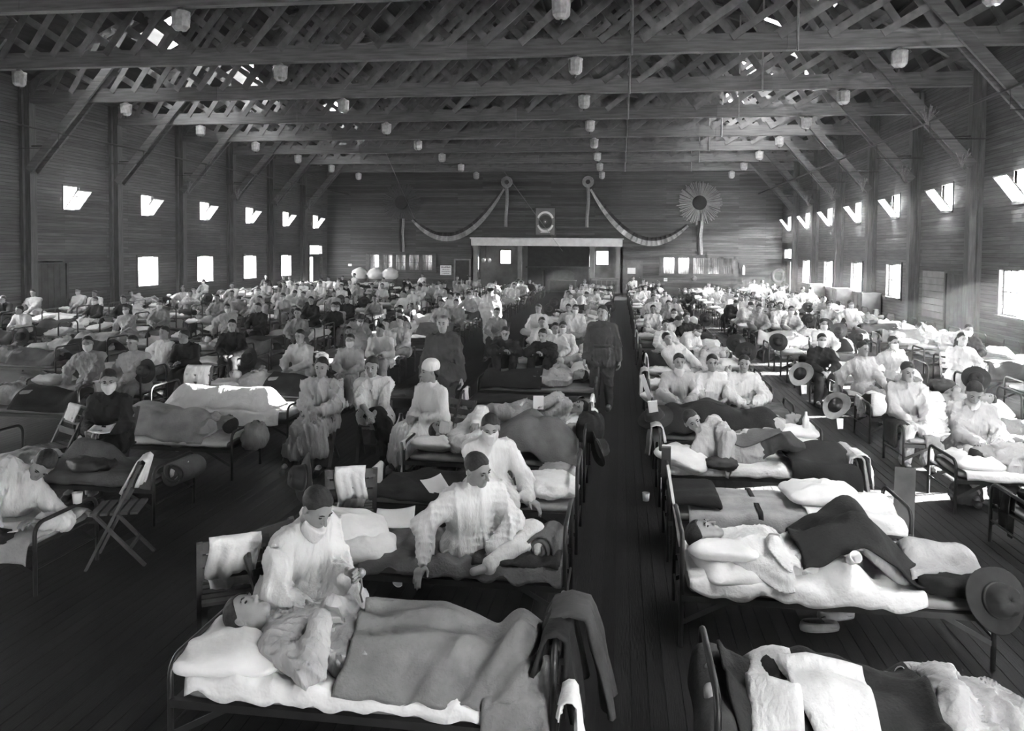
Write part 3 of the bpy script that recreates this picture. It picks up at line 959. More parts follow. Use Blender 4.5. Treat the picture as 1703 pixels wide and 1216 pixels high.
class Field:
    """smooth union of tapered capsules, ellipsoids and boxes, meshed with surface nets"""
    def __init__(self):
        self.ops = []
    def cap(self, a, b, ra, rb=None, k=.03, flat=None):
        self.ops.append(('c', V(*a), V(*b), ra, ra if rb is None else rb, k, flat)); return self
    def ell(self, c, r, R=None, k=.02, cut=False):
        self.ops.append(('e', V(*c), V(*r), np.eye(3) if R is None else R, k, cut)); return self
    def box(self, c, h, R, rad, k=.01):
        self.ops.append(('b', V(*c), V(*h), R, rad, k)); return self
    def bounds(self):
        lo, hi = [], []
        for o in self.ops:
            if o[0] == 'c':
                r = max(o[3], o[4])
                lo.append(np.minimum(o[1], o[2]) - r); hi.append(np.maximum(o[1], o[2]) + r)
            elif o[0] == 'e':
                if o[5]:
                    continue
                r = o[2].max(); lo.append(o[1] - r); hi.append(o[1] + r)
            else:
                r = np.linalg.norm(o[2]) + o[4]; lo.append(o[1] - r); hi.append(o[1] + r)
        return np.min(lo, 0), np.max(hi, 0)
    def grid(self, h, pad=.04):
        lo, hi = self.bounds()
        lo = lo - pad - 2 * h; hi = hi + pad + 2 * h
        n = np.ceil((hi - lo) / h).astype(int) + 1
        D = np.full(n, .5, np.float32)
        ax = [lo[i] + h * np.arange(n[i]) for i in range(3)]
        for o in self.ops:
            if o[0] == 'c':
                r = max(o[3], o[4]); a, b = np.minimum(o[1], o[2]) - r, np.maximum(o[1], o[2]) + r; k = o[5]
            elif o[0] == 'e':
                r = o[2].max(); a, b = o[1] - r, o[1] + r; k = o[4]
            else:
                r = np.linalg.norm(o[2]) + o[4]; a, b = o[1] - r, o[1] + r; k = o[5]
            m = k + 3 * h + .02
            i0 = np.maximum(((a - m - lo) / h).astype(int), 0)
            i1 = np.minimum(((b + m - lo) / h).astype(int) + 2, n)
            if (i1 <= i0).any():
                continue
            sl = tuple(slice(i0[q], i1[q]) for q in range(3))
            X = ax[0][sl[0]][:, None, None]; Y = ax[1][sl[1]][None, :, None]; Z = ax[2][sl[2]][None, None, :]
            if o[0] == 'c':
                A, B = o[1], o[2]
                ba = B - A
                px, py, pz = X - A[0], Y - A[1], Z - A[2]
                bb = max(1e-9, ba @ ba)
                t = np.clip((px * ba[0] + py * ba[1] + pz * ba[2]) / bb, 0, 1)
                qx, qy, qz = px - t * ba[0], py - t * ba[1], pz - t * ba[2]
                if o[6] is not None:
                    f, s = o[6]
                    e = (qx * f[0] + qy * f[1] + qz * f[2]) * (s - 1)
                    qx, qy, qz = qx + e * f[0], qy + e * f[1], qz + e * f[2]
                d = np.sqrt(qx * qx + qy * qy + qz * qz) - (o[3] + (o[4] - o[3]) * t)
            elif o[0] == 'e':
                R = o[3]
                px, py, pz = X - o[1][0], Y - o[1][1], Z - o[1][2]
                u = [(px * R[0, i] + py * R[1, i] + pz * R[2, i]) for i in range(3)]
                k0 = np.sqrt(sum((u[i] / o[2][i]) ** 2 for i in range(3)))
                k1 = np.sqrt(sum((u[i] / o[2][i] ** 2) ** 2 for i in range(3))) + 1e-9
                d = k0 * (k0 - 1) / k1
            else:
                R = o[3]
                px, py, pz = X - o[1][0], Y - o[1][1], Z - o[1][2]
                u = [np.abs(px * R[0, i] + py * R[1, i] + pz * R[2, i]) - o[2][i] for i in range(3)]
                d = np.sqrt(sum(np.maximum(q, 0) ** 2 for q in u)) + np.minimum(np.maximum(np.maximum(u[0], u[1]), u[2]), 0) - o[4]
            g = D[sl]
            if o[0] == 'e' and o[5]:
                d = -d
                hh = np.maximum(k - np.abs(g - d), 0) / k
                D[sl] = np.maximum(g, d) + hh * hh * k * .25
            else:
                hh = np.maximum(k - np.abs(g - d), 0) / k
                D[sl] = np.minimum(g, d) - hh * hh * k * .25
        return D, lo, ax
    def net(self, h, post=None):
        D, lo, ax = self.grid(h)
        if post:
            D = post(D, ax[0][:, None, None], ax[1][None, :, None], ax[2][None, None, :]).astype(np.float32)
        return surface_net(D, lo, h)

def surface_net(D, lo, h):
    n = D.shape
    I = D < 0
    c = np.zeros(tuple(s - 1 for s in n), np.int8)
    for dx in (0, 1):
        for dy in (0, 1):
            for dz in (0, 1):
                c += I[dx:n[0] - 1 + dx, dy:n[1] - 1 + dy, dz:n[2] - 1 + dz]
    act = np.argwhere((c > 0) & (c < 8))
    if len(act) == 0:
        return np.zeros((0, 3)), np.zeros((0, 4), int)
    vid = np.full(c.shape, -1, np.int32)
    vid[tuple(act.T)] = np.arange(len(act))
    acc = np.zeros((len(act), 3)); cnt = np.zeros(len(act))
    corner = [(i, j, k) for i in (0, 1) for j in (0, 1) for k in (0, 1)]
    val = {q: D[act[:, 0] + q[0], act[:, 1] + q[1], act[:, 2] + q[2]] for q in corner}
    for q in corner:
        for a in range(3):
            if q[a]:
                continue
            e = list(q); e[a] = 1; e = tuple(e)
            v0, v1 = val[q], val[e]
            m = (v0 < 0) != (v1 < 0)
            t = v0[m] / (v0[m] - v1[m])
            p = np.tile(np.array(q, float), (m.sum(), 1)); p[:, a] += t
            acc[m] += p; cnt[m] += 1
    verts = lo + h * (act + acc / cnt[:, None])
    quads = []
    for a in range(3):
        b, d = (a + 1) % 3, (a + 2) % 3
        s0 = [slice(None)] * 3; s1 = [slice(None)] * 3
        s0[a] = slice(0, n[a] - 1); s1[a] = slice(1, n[a])
        A, B = I[tuple(s0)], I[tuple(s1)]
        e = np.argwhere(A != B)
        e = e[(e[:, b] > 0) & (e[:, d] > 0) & (e[:, b] < n[b] - 1) & (e[:, d] < n[d] - 1)]
        if len(e) == 0:
            continue
        inside = A[tuple(e.T)]
        def cell(ob, od):
            q = e.copy(); q[:, b] += ob; q[:, d] += od
            return vid[tuple(q.T)]
        Q = np.stack([cell(-1, -1), cell(0, -1), cell(0, 0), cell(-1, 0)], 1)
        Q[~inside] = Q[~inside][:, ::-1]
        quads.append(Q)
    Q = np.concatenate(quads)
    return verts, Q[(Q >= 0).all(1)]

def mesh_np(name, verts, quads, m):
    me = bpy.data.meshes.new(name)
    me.vertices.add(len(verts)); me.loops.add(quads.size); me.polygons.add(len(quads))
    me.vertices.foreach_set('co', np.asarray(verts, np.float32).ravel())
    me.loops.foreach_set('vertex_index', np.asarray(quads, np.int32).ravel())
    me.polygons.foreach_set('loop_start', np.arange(0, quads.size, 4, dtype=np.int32))
    me.polygons.foreach_set('use_smooth', np.ones(len(quads), bool))
    me.materials.append(MATS[m])
    me.update(calc_edges=True)
    return me

def ik(a, c, l1, l2, pole):
    a, c = V(*a), V(*c)
    d = c - a
    L = np.linalg.norm(d)
    if L > (l1 + l2) * .995:
        c = a + d / L * (l1 + l2) * .995; d = c - a; L = np.linalg.norm(d)
    x = (l1 * l1 - l2 * l2 + L * L) / (2 * L)
    hgt = math.sqrt(max(0, l1 * l1 - x * x))
    u = d / L
    p = V(*pole); p = p - u * (p @ u)
    return a + u * x + nrm(p) * hgt, c

class Rig:
    """joints of one figure. pelvis point, spine direction, facing direction, hands, feet and look as positions / directions"""
    def __init__(s, pelvis, spine, face, hl, hr, fl, fr, look=None, poleHL=None, poleHR=None, poleFL=None, poleFR=None, bend=None, tilt=None, size=1.0,
                 curl=.5, curlL=None, curlR=None, palmL=None, palmR=None, toes=None, dirL=None, dirR=None):
        s.size = size
        s.pel = V(*pelvis)
        up = nrm(spine)
        up2 = up if bend is None else nrm(bend)
        f = nrm(face); s.f0 = nrm(f - up * (f @ up)); s.f1 = nrm(f - up2 * (f @ up2))
        s.up, s.up2 = up, up2
        s.l0 = np.cross(up, s.f0); s.l1 = np.cross(up2, s.f1)
        s.chest = s.pel + up * .27 * size
        s.neck = s.chest + up2 * .22 * size
        s.shL = s.neck - up2 * .07 * size + s.l1 * .165 * size
        s.shR = s.neck - up2 * .07 * size - s.l1 * .165 * size
        s.hipL = s.pel + s.l0 * .095 * size; s.hipR = s.pel - s.l0 * .095 * size
        lk = nrm(look) if look is not None else s.f1
        hu = up2 if tilt is None else nrm(tilt)
        s.hf = lk
        hu = nrm(hu - lk * (hu @ lk))
        s.hu = hu; s.hl_ = np.cross(hu, lk)
        s.head = s.neck + (up2 * .6 + hu * .4) * .165 * size + lk * .025 * size
        dn = -s.up2 * .6 - s.f1 * .4
        s.elL, s.wrL = ik(s.shL, hl, .285 * size, .255 * size, dn + s.l1 * .5 if poleHL is None else poleHL)
        s.elR, s.wrR = ik(s.shR, hr, .285 * size, .255 * size, dn - s.l1 * .5 if poleHR is None else poleHR)
        s.knL, s.anL = ik(s.hipL, fl, .43 * size, .42 * size, s.f0 if poleFL is None else poleFL)
        s.knR, s.anR = ik(s.hipR, fr, .43 * size, .42 * size, s.f0 if poleFR is None else poleFR)
        s.curl = {'L': curl if curlL is None else curlL, 'R': curl if curlR is None else curlR}
        s.palm = {'L': palmL, 'R': palmR}
        s.hdir = {'L': dirL, 'R': dirR}
        s.toes = s.f0 if toes is None else nrm(toes)
    def H(s, x, y, z):     # a point of the head, given in head axes (left, front, up)
        return s.head + (s.hl_ * x + s.hf * y + s.hu * z) * s.size
    def HR(s):
        return np.stack([s.hl_, s.hf, s.hu], 1)

def hand_ops(F, g, side, fine):
    w, e = (g.wrL, g.elL) if side == 'L' else (g.wrR, g.elR)
    sc = g.size
    d = nrm(w - e) if g.hdir[side] is None else nrm(g.hdir[side])
    pn = g.palm[side]
    pn = V(0, 0, -1) if pn is None else V(*pn)
    pn = pn - d * (pn @ d)
    if np.linalg.norm(pn) < .1:
        pn = np.cross(d, V(1, 0, 0)) if abs(d[0]) < .8 else np.cross(d, V(0, 1, 0))
    pn = nrm(pn)
    sd = np.cross(d, pn)            # sideways, thumb side
    if side == 'L':
        sd = -sd
    pc = w + d * .05 * sc
    R = np.stack([d, sd, pn], 1)
    F.box(pc, V(.036, .026, .005) * sc, R, .013 * sc, k=.015)
    c = g.curl[side]
    lens = (.040, .045, .041, .032)
    if not fine:
        F.cap(pc + d * .03 * sc, pc + (d * math.cos(c) + pn * math.sin(c)) * .09 * sc, .026 * sc, .018 * sc, k=.02, flat=(pn, 1.7))
        F.cap(w + d * .02 * sc + sd * .025 * sc, w + (d * .07 + sd * .055 + pn * .01) * sc, .014 * sc, .011 * sc, k=.012)
        return
    for i in range(4):
        o = (.027, .009, -.009, -.027)[i]
        p = w + (d * (.088 + (.004, .008, .004, -.004)[i]) + sd * o) * sc
        a = c * (.7 + .12 * i)
        dd = nrm(d + sd * (o * 2.0))
        for L in (1.0, .72, .55):
            q = p + (dd * math.cos(a) + pn * math.sin(a)) * lens[i] * L * sc
            F.cap(p, q, .0098 * sc, .0086 * sc, k=.004)
            p = q
            a += c * .85
    p = w + (d * .025 + sd * .03) * sc
    q = p + nrm(d * .75 + sd * .6 + pn * (.15 + .4 * c)) * .045 * sc
    r = q + nrm(d * .95 + sd * .15 + pn * (.2 + .5 * c)) * .034 * sc
    F.cap(p, q, .0125 * sc, .0105 * sc, k=.008); F.cap(q, r, .0105 * sc, .009 * sc, k=.004)

def head_ops(F, g, fine):
    R, sc = g.HR(), g.size
    F.ell(g.H(0, -.012, .032), V(.076, .099, .086) * sc, R, k=.02)
    F.ell(g.H(0, .026, -.028), V(.059, .067, .086) * sc, R, k=.02)
    F.cap(g.H(-.012, .066, -.096), g.H(.012, .066, -.096), .020 * sc, k=.025)
    F.cap(g.H(-.044, -.005, -.055), g.H(0, .055, -.095), .018 * sc, .018 * sc, k=.02)
    F.cap(g.H(.044, -.005, -.055), g.H(0, .055, -.095), .018 * sc, .018 * sc, k=.02)
    if fine:
        F.ell(g.H(.031, .103, .006), V(.020, .018, .014) * sc, R, k=.012, cut=True)
        F.ell(g.H(-.031, .103, .006), V(.020, .018, .014) * sc, R, k=.012, cut=True)
        F.cap(g.H(-.040, .084, .026), g.H(.040, .084, .026), .009 * sc, k=.012)
        F.cap(g.H(0, .092, .012), g.H(0, .116, -.030), .007 * sc, .011 * sc, k=.008)
        F.cap(g.H(-.013, .100, -.034), g.H(.013, .100, -.034), .008 * sc, k=.006)
        F.cap(g.H(-.020, .089, -.058), g.H(.020, .089, -.058), .006 * sc, k=.005)
        F.cap(g.H(-.016, .087, -.070), g.H(.016, .087, -.070), .007 * sc, k=.005)
        F.ell(g.H(0, .102, -.064), V(.026, .012, .0022) * sc, R, k=.004, cut=True)
    else:
        F.cap(g.H(0, .09, .012), g.H(0, .113, -.03), .009 * sc, .013 * sc, k=.01)
    for x in (-1, 1):
        F.ell(g.H(x * .079, -.008, -.005), V(.011, .020, .032) * sc, R, k=.008)
    F.cap(g.neck - g.up2 * .03 * sc, g.H(0, -.025, -.06), .054 * sc, .050 * sc, k=.02)

def body_field(g, fine, legs=True):
    F = Field()
    sc = g.size
    F.cap(g.hipL, g.hipR, .10 * sc, k=.05)
    F.cap(g.pel, g.chest, .115 * sc, .125 * sc, k=.06, flat=(g.f0, 1.15))
    F.cap(g.chest + g.l1 * .055 * sc, g.chest - g.l1 * .055 * sc, .125 * sc, k=.06, flat=(g.f1, 1.1))
    F.cap(g.chest + g.up2 * .1 * sc + g.l1 * .08 * sc, g.chest + g.up2 * .1 * sc - g.l1 * .08 * sc, .105 * sc, k=.06, flat=(g.f1, 1.15))
    for sh in (g.shL, g.shR):
        F.cap(sh, g.neck - g.up2 * .035 * sc, .052 * sc, .05 * sc, k=.03)
    head_ops(F, g, fine)
    for sh, el, wr in ((g.shL, g.elL, g.wrL), (g.shR, g.elR, g.wrR)):
        F.cap(sh, el, .056 * sc, .043 * sc, k=.03); F.cap(el, wr, .043 * sc, .027 * sc, k=.02)
    hand_ops(F, g, 'L', fine); hand_ops(F, g, 'R', fine)
    for hp, kn, an in ((g.hipL, g.knL, g.anL), (g.hipR, g.knR, g.anR)):
        F.cap(hp, kn, .085 * sc, .057 * sc, k=.04); F.cap(kn, an, .056 * sc, .038 * sc, k=.02)
        F.cap(an, an + g.toes * .13 * sc, .036 * sc, .03 * sc, k=.02)
    return F

def folds(amp, seed, dirs=4, freq=30.0, axis=None):
    """creases: a few families of wavering ridges"""
    r = np.random.RandomState(seed)
    ks = []
    for i in range(dirs):
        d = r.normal(size=3)
        if axis is not None:
            d = d - np.asarray(axis) * (d @ np.asarray(axis)) * .75
        d = d / np.linalg.norm(d)
        ks.append((d * freq * r.uniform(.6, 1.5) * (1 if i % 2 == 0 else 2.1), r.uniform(0, 6.28), r.normal(size=3) * 5, 1.0 if i % 2 == 0 else .45))
    def post(D, X, Y, Z):
        n = 0
        for d, ph, w, am in ks:
            wob = np.sin(w[0] * X + w[1] * Y + w[2] * Z + ph)
            s = np.abs(np.sin(.5 * (d[0] * X + d[1] * Y + d[2] * Z) + ph + 1.1 * wob))
            n = n + am * (1 - s) ** 2.6 * (.55 + .45 * np.sin(w[2] * X - w[0] * Y + w[1] * Z + 2 * ph))
        return D - amp * n - .003
    return post

def top_field(g, kind):
    """coat, shirt or gown over the upper body; a gown also covers the thighs and hangs below the knees"""
    F = Field()
    sc = g.size
    F.cap(g.hipL, g.hipR, .112 * sc, k=.05)
    F.cap(g.pel, g.chest, .130 * sc, .138 * sc, k=.06, flat=(g.f0, 1.12))
    F.cap(g.chest + g.l1 * .05 * sc, g.chest - g.l1 * .05 * sc, .138 * sc, k=.06, flat=(g.f1, 1.1))
    F.cap(g.chest + g.up2 * .1 * sc + g.l1 * .07 * sc, g.chest + g.up2 * .1 * sc - g.l1 * .07 * sc, .112 * sc, k=.05, flat=(g.f1, 1.12))
    for sh in (g.shL, g.shR):
        F.cap(sh, g.neck - g.up2 * .03 * sc, .060 * sc, .058 * sc, k=.03)
    F.cap(g.neck - g.up2 * .05 * sc, g.neck - g.up2 * .016 * sc + g.f1 * .004, .076 * sc, .066 * sc, k=.02)
    loose = 1.18 if kind in ('gown', 'pajama') else .88 if kind == 'tunic' else 1.0
    for sh, el, wr in ((g.shL, g.elL, g.wrL), (g.shR, g.elR, g.wrR)):
        F.cap(sh, el, .065 * sc * (.92 if kind == 'tunic' else 1), .056 * sc * loose, k=.03 if kind == 'tunic' else .035)
        we = el + (wr - el) * (.93 if kind != 'short' else .12)
        F.cap(el, we, .056 * sc * loose, .041 * sc * loose, k=.03)
    if kind == 'gown':
        for hp, kn, an in ((g.hipL, g.knL, g.anL), (g.hipR, g.knR, g.anR)):
            F.cap(hp, kn, .125 * sc, .095 * sc, k=.07)
            F.cap(kn, kn + (an - kn) * .62, .095 * sc, .10 * sc, k=.06)
        mk = (g.knL + g.knR) / 2
        F.cap(g.pel, mk, .115 * sc, .08 * sc, k=.09)
        ma = mk + ((g.anL + g.anR) / 2 - mk) * .58
        F.cap(mk, ma, .08 * sc, .085 * sc, k=.08)
    elif kind == 'tunic':
        for hp, kn in ((g.hipL, g.knL), (g.hipR, g.knR)):
            F.cap(hp, hp + (kn - hp) * .35, .122 * sc, .12 * sc, k=.06)
    elif kind == 'short' or kind == 'pajama':
        for hp, kn in ((g.hipL, g.knL), (g.hipR, g.knR)):
            F.cap(hp, hp + (kn - hp) * .3, .12 * sc, .115 * sc, k=.06)
    return F

def legs_field(g, breeches=False):
    F = Field()
    sc = g.size
    F.cap(g.hipL, g.hipR, .116 * sc, k=.05)
    for hp, kn, an in ((g.hipL, g.knL, g.anL), (g.hipR, g.knR, g.anR)):
        F.cap(hp, kn, .108 * sc, .074 * sc, k=.05)
        F.cap(kn, kn + (an - kn) * .95, .073 * sc, (.05 if breeches else .064) * sc, k=.03)
    return F

def shoe_field(g, an):
    F = Field()
    t = g.toes
    side = np.cross(V(0, 0, 1), t) if abs(t[2]) < .9 else V(1, 0, 0)
    upv = nrm(np.cross(t, side)) if abs(t[2]) < .9 else nrm(np.cross(t, side))
    F.cap(an - t * .045 - upv * .03, an + t * .16 - upv * .04, .042, .040, k=.02)
    F.cap(an + upv * .06, an - upv * .02, .052, .046, k=.03)
    return F

def hair_net(g, h, kind='short'):
    F = Field()
    R, sc = g.HR(), g.size
    F.ell(g.H(0, -.014, .036), V(.083, .104, .092) * sc, R, k=.01)
    if kind == 'long':
        F.ell(g.H(0, -.05, -.02), V(.088, .075, .09) * sc, R, k=.03)
    c0 = g.head
    def post(D, X, Y, Z):
        x, y, z = X - c0[0], Y - c0[1], Z - c0[2]
        hy = (x * g.hf[0] + y * g.hf[1] + z * g.hf[2]) / sc
        hz = (x * g.hu[0] + y * g.hu[1] + z * g.hu[2]) / sc
        hx = (x * g.hl_[0] + y * g.hl_[1] + z * g.hl_[2]) / sc
        pl = -(0.74 * hz - .67 * hy - .010 + .006 * np.sin(70 * hx)) * sc
        return np.maximum(D + .0015 * np.sin(240 * hx + 40 * hz), pl)
    return F.net(h, post)

def mask_net(g, h, low=False):
    F = Field()
    R, sc = g.HR(), g.size
    dz = -.075 if low else 0
    F.ell(g.H(0, .032, -.045 + dz), V(.074, .078, .085) * sc, R, k=.01)
    F.cap(g.H(0, .10, -.02 + dz), g.H(0, .085, -.10 + dz), .030 * sc, k=.03)
    c0 = g.head
    def post(D, X, Y, Z):
        x, y, z = X - c0[0], Y - c0[1], Z - c0[2]
        hy = (x * g.hf[0] + y * g.hf[1] + z * g.hf[2]) / sc
        hz = (x * g.hu[0] + y * g.hu[1] + z * g.hu[2]) / sc - dz
        cut = np.maximum(np.maximum(hz + .004 - .12 * np.maximum(hy, 0) * 0, -hz - .125), .005 - hy) * sc
        return np.maximum(D, cut)
    return F.net(h, post)

def cap_net(g, h):
    F = Field()
    R, sc = g.HR(), g.size
    F.ell(g.H(0, -.03, .075), V(.094, .105, .082) * sc, R, k=.02)
    F.ell(g.H(0, -.02, .045), V(.086, .102, .045) * sc, R, k=.03)
    return F.net(h, folds(.003, 5))

BUILT = {}
def build_person(g, outfit, res=.02, fine=False, name='person', mask=None, hair='short', seed=1, parts=None):
    """returns root object with children; outfit: dict top=(kind, material), legs=material or None, shoes=bool"""
    vb, qb = body_field(g, fine).net(res if not fine else res)
    root = link(name, mesh_np(name, vb, qb, 'skin'))
    cr = res * (1.35 if fine else 1.15)
    k, m = outfit['top']
    amp = .026 if fine else .014
    v, q = top_field(g, k).net(cr, folds(amp, seed, 5, 52 if fine else 34, g.up))
    link({'gown': 'gown', 'tunic': 'tunic', 'short': 'shirt', 'pajama': 'nightshirt', 'shirt': 'shirt'}[k], mesh_np('top', v, q, m), root)
    if outfit.get('legs'):
        v, q = legs_field(g, k == 'tunic').net(cr, folds(amp * .8, seed + 3, 4, 40))
        link('trousers', mesh_np('trousers', v, q, outfit['legs']), root)
    if outfit.get('shoes'):
        for an in (g.anL, g.anR):
            v, q = shoe_field(g, an).net(min(res, .014))
            link('shoe', mesh_np('shoe', v, q, outfit['shoes']), root)
    if hair:
        v, q = hair_net(g, min(res, .012) if not fine else res * .9, hair)
        link('hair', mesh_np('hair', v, q, outfit.get('hair', 'hair')), root)
    if mask:
        v, q = mask_net(g, min(res, .012), mask == 'low')
        link('mask', mesh_np('mask', v, q, 'gown_white'), root)
    if fine:
        R = Matrix((list(g.hl_), list(g.hf), list(g.hu))).transposed()
        for x in (-1, 1):
            b = MB().lathe([(.002, -.0075), (.009, -.005), (.0125, 0), (.009, .005), (.002, .0075)], 10)
            b.v = [tuple(Vector(g.H(x * .031, .083, .007)) + R @ Vector((p[0], p[1] * .7, p[2] * .75))) for p in b.v]
            b.obj('eye', 'eye_dark', root, True)
            b = MB().tube([tuple(g.H(x * .016, .0935, .027)), tuple(g.H(x * .032, .092, .033)), tuple(g.H(x * .047, .082, .027))], [.0035, .0045, .003], 6)
            b.obj('eyebrow', 'hair', root, True)
    if outfit.get('cap'):
        v, q = cap_net(g, .012)
        link('nurse_cap', mesh_np('nurse_cap', v, q, 'gown_white'), root)
    if outfit.get('belt'):
        c = g.pel + g.up * .13
        b = MB()
        n = 20
        P = np.zeros((n + 1, 2, 3))
        for i in range(n + 1):
            a = 2 * math.pi * i / n
            for j in (0, 1):
                P[i, j] = c + g.l0 * .165 * math.cos(a) + g.f0 * .145 * math.sin(a) + g.up * (.025 if j else -.025)
        b.grid(P)
        o = b.obj('belt', 'leather', root, True)
        o.modifiers.new('strap', 'SOLIDIFY').thickness = .006
    return root
# ------------------------------------------------------------------ cots, bedding and belongings
BL, BW, BH, BHL = 1.92, .70, .74, .54     # tall end and low end of a cot
def superell(hx, hy, hz, e1=.3, e2=.3, n=20, m=10):
    b = MB()
    def p(c, e):
        return math.copysign(abs(c) ** e, c)
    for i in range(m + 1):
        v = -math.pi / 2 + math.pi * i / m
        for j in range(n):
            u = 2 * math.pi * j / n
            b.v.append((hx * p(math.cos(v), e1) * p(math.cos(u), e2), hy * p(math.cos(v), e1) * p(math.sin(u), e2), hz * p(math.sin(v), e1)))
    for i in range(m):
        for j in range(n):
            j2 = (j + 1) % n
            b.f.append((i * n + j, i * n + j2, (i + 1) * n + j2, (i + 1) * n + j))
    return b
def end_frame_pts(h=None, w=BW, r=.09):
    h = BH if h is None else h
    P = [(0, 0, 0), (0, 0, h - r)]
    for i in range(1, 5):
        a = math.pi / 2 * i / 5
        P.append((0, r - r * math.cos(a), h - r + r * math.sin(a)))
    P += [(0, r, h), (0, w - r, h)]
    for i in range(1, 5):
        a = math.pi / 2 * i / 5
        P.append((0, w - r + r * math.sin(a), h - r + r * math.cos(a)))
    P += [(0, w, h - r), (0, w, 0)]
    return P
RZ = .35
M_END = {t: MB().tube(end_frame_pts(t), .016, 8).mesh('end_rail', 'iron', True) for t in (BH, BHL)}
M_CROSS = MB().tube([(0, 0, .2), (0, BW, .2)], .009, 6).mesh('cross_rod', 'iron')
M_SIDE = MB().box((0, -.018, RZ - .04), (BL, .018, RZ)).mesh('side_rail', 'iron')
M_BRACE = MB().bar((.30, 0, RZ - .03), (.0, 0, .16), .012, .03).mesh('brace', 'iron')
M_SPRING = MB().box((0.02, .02, RZ - .012), (BL - .02, BW - .02, RZ)).mesh('spring_base', 'iron')
mt_ = superell(BL / 2 - .04, BW / 2 - .005, .03, .25, .12, 28, 8)
M_MATT = mt_.mesh('mattress', 'ticking', True)
# far cots: one frame mesh and a mattress
M_FARCOT = {}
for key, ha, hb in (('L', BH, BHL), ('R', BHL, BH)):
    fb_ = MB().tube(end_frame_pts(ha), .018, 5)
    fb2 = MB().tube(end_frame_pts(hb), .018, 5)
    fb2.v = [(p[0] + BL, p[1], p[2]) for p in fb2.v]
    fb_.add(fb2.v, fb2.f).box((0, -.015, RZ - .04), (BL, .015, RZ)).box((0, BW - .015, RZ - .04), (BL, BW + .015, RZ))
    fb_.bar((.3, 0, RZ - .03), (0, 0, .16), .012, .03).bar((BL - .3, 0, RZ - .03), (BL, 0, .16), .012, .03)
    M_FARCOT[key] = fb_.mesh('iron_cot', 'iron')
MT = RZ + .058      # top of the mattress
def cot(x0, y0, label, near=True, mattress=True, group='iron cots in long lines', tall='R'):
    if near:
        r = empty('iron_cot', (x0, y0, 0))
        link('end_rail', M_END[BH if tall == 'L' else BHL], r); link('end_rail', M_END[BH if tall == 'R' else BHL], r, (BL, 0, 0))
        link('cross_rod', M_CROSS, r); link('cross_rod', M_CROSS, r, (BL, 0, 0))
        link('side_rail', M_SIDE, r); link('side_rail', M_SIDE, r, (0, BW, 0))
        for yy in (0, BW):
            link('brace', M_BRACE, r, (0, yy, 0))
            link('brace', M_BRACE, r, (BL, yy, 0), (0, 0, math.pi))
        link('spring_base', M_SPRING, r)
    else:
        r = link('iron_cot', M_FARCOT[tall], None, (x0, y0, 0))
    if mattress:
        link('mattress', M_MATT, r, (BL / 2, BW / 2, RZ + .03))
    return tag(r, label, 'bed', group)

def pillow_mesh(hx=.31, hy=.23, hz=.09, seed=0, m='pillow_white'):
    b = superell(hx, hy, hz, .75, .42, 32, 14)
    r = random.Random(seed)
    ph = [r.uniform(0, 6) for _ in range(6)]
    out = []
    for x, y, z in b.v:
        u, v = x / hx, y / hy
        pinch = 1 + .16 * max(0, abs(u * v) - .35)
        z = z * (1 - .45 * (u * u * u * u)) * (1 - .35 * v ** 4)
        w = .008 * math.sin(9 * u + ph[0] + 3 * v) + .007 * math.sin(11 * v + ph[1] - 4 * u) + .006 * math.sin(17 * u * v + ph[2])
        out.append((x * pinch, y * pinch, z * (1 + 3 * w) + (w if z > 0 else 0)))
    b.v = out
    return b.mesh('pillow', m, True)
PILLOWS = [pillow_mesh(seed=i) for i in range(3)] + [pillow_mesh(.33, .27, .10, 9)]
def pillow(x, y, z, rot, label, which=0, tiltv=(0, 0), group='pillows on the cots', m=None):
    o = link('pillow', PILLOWS[which], None, (x, y, z), (tiltv[0], tiltv[1], rot))
    if m:
        setmat(o, m)
    return tag(o, label, 'pillow', group)

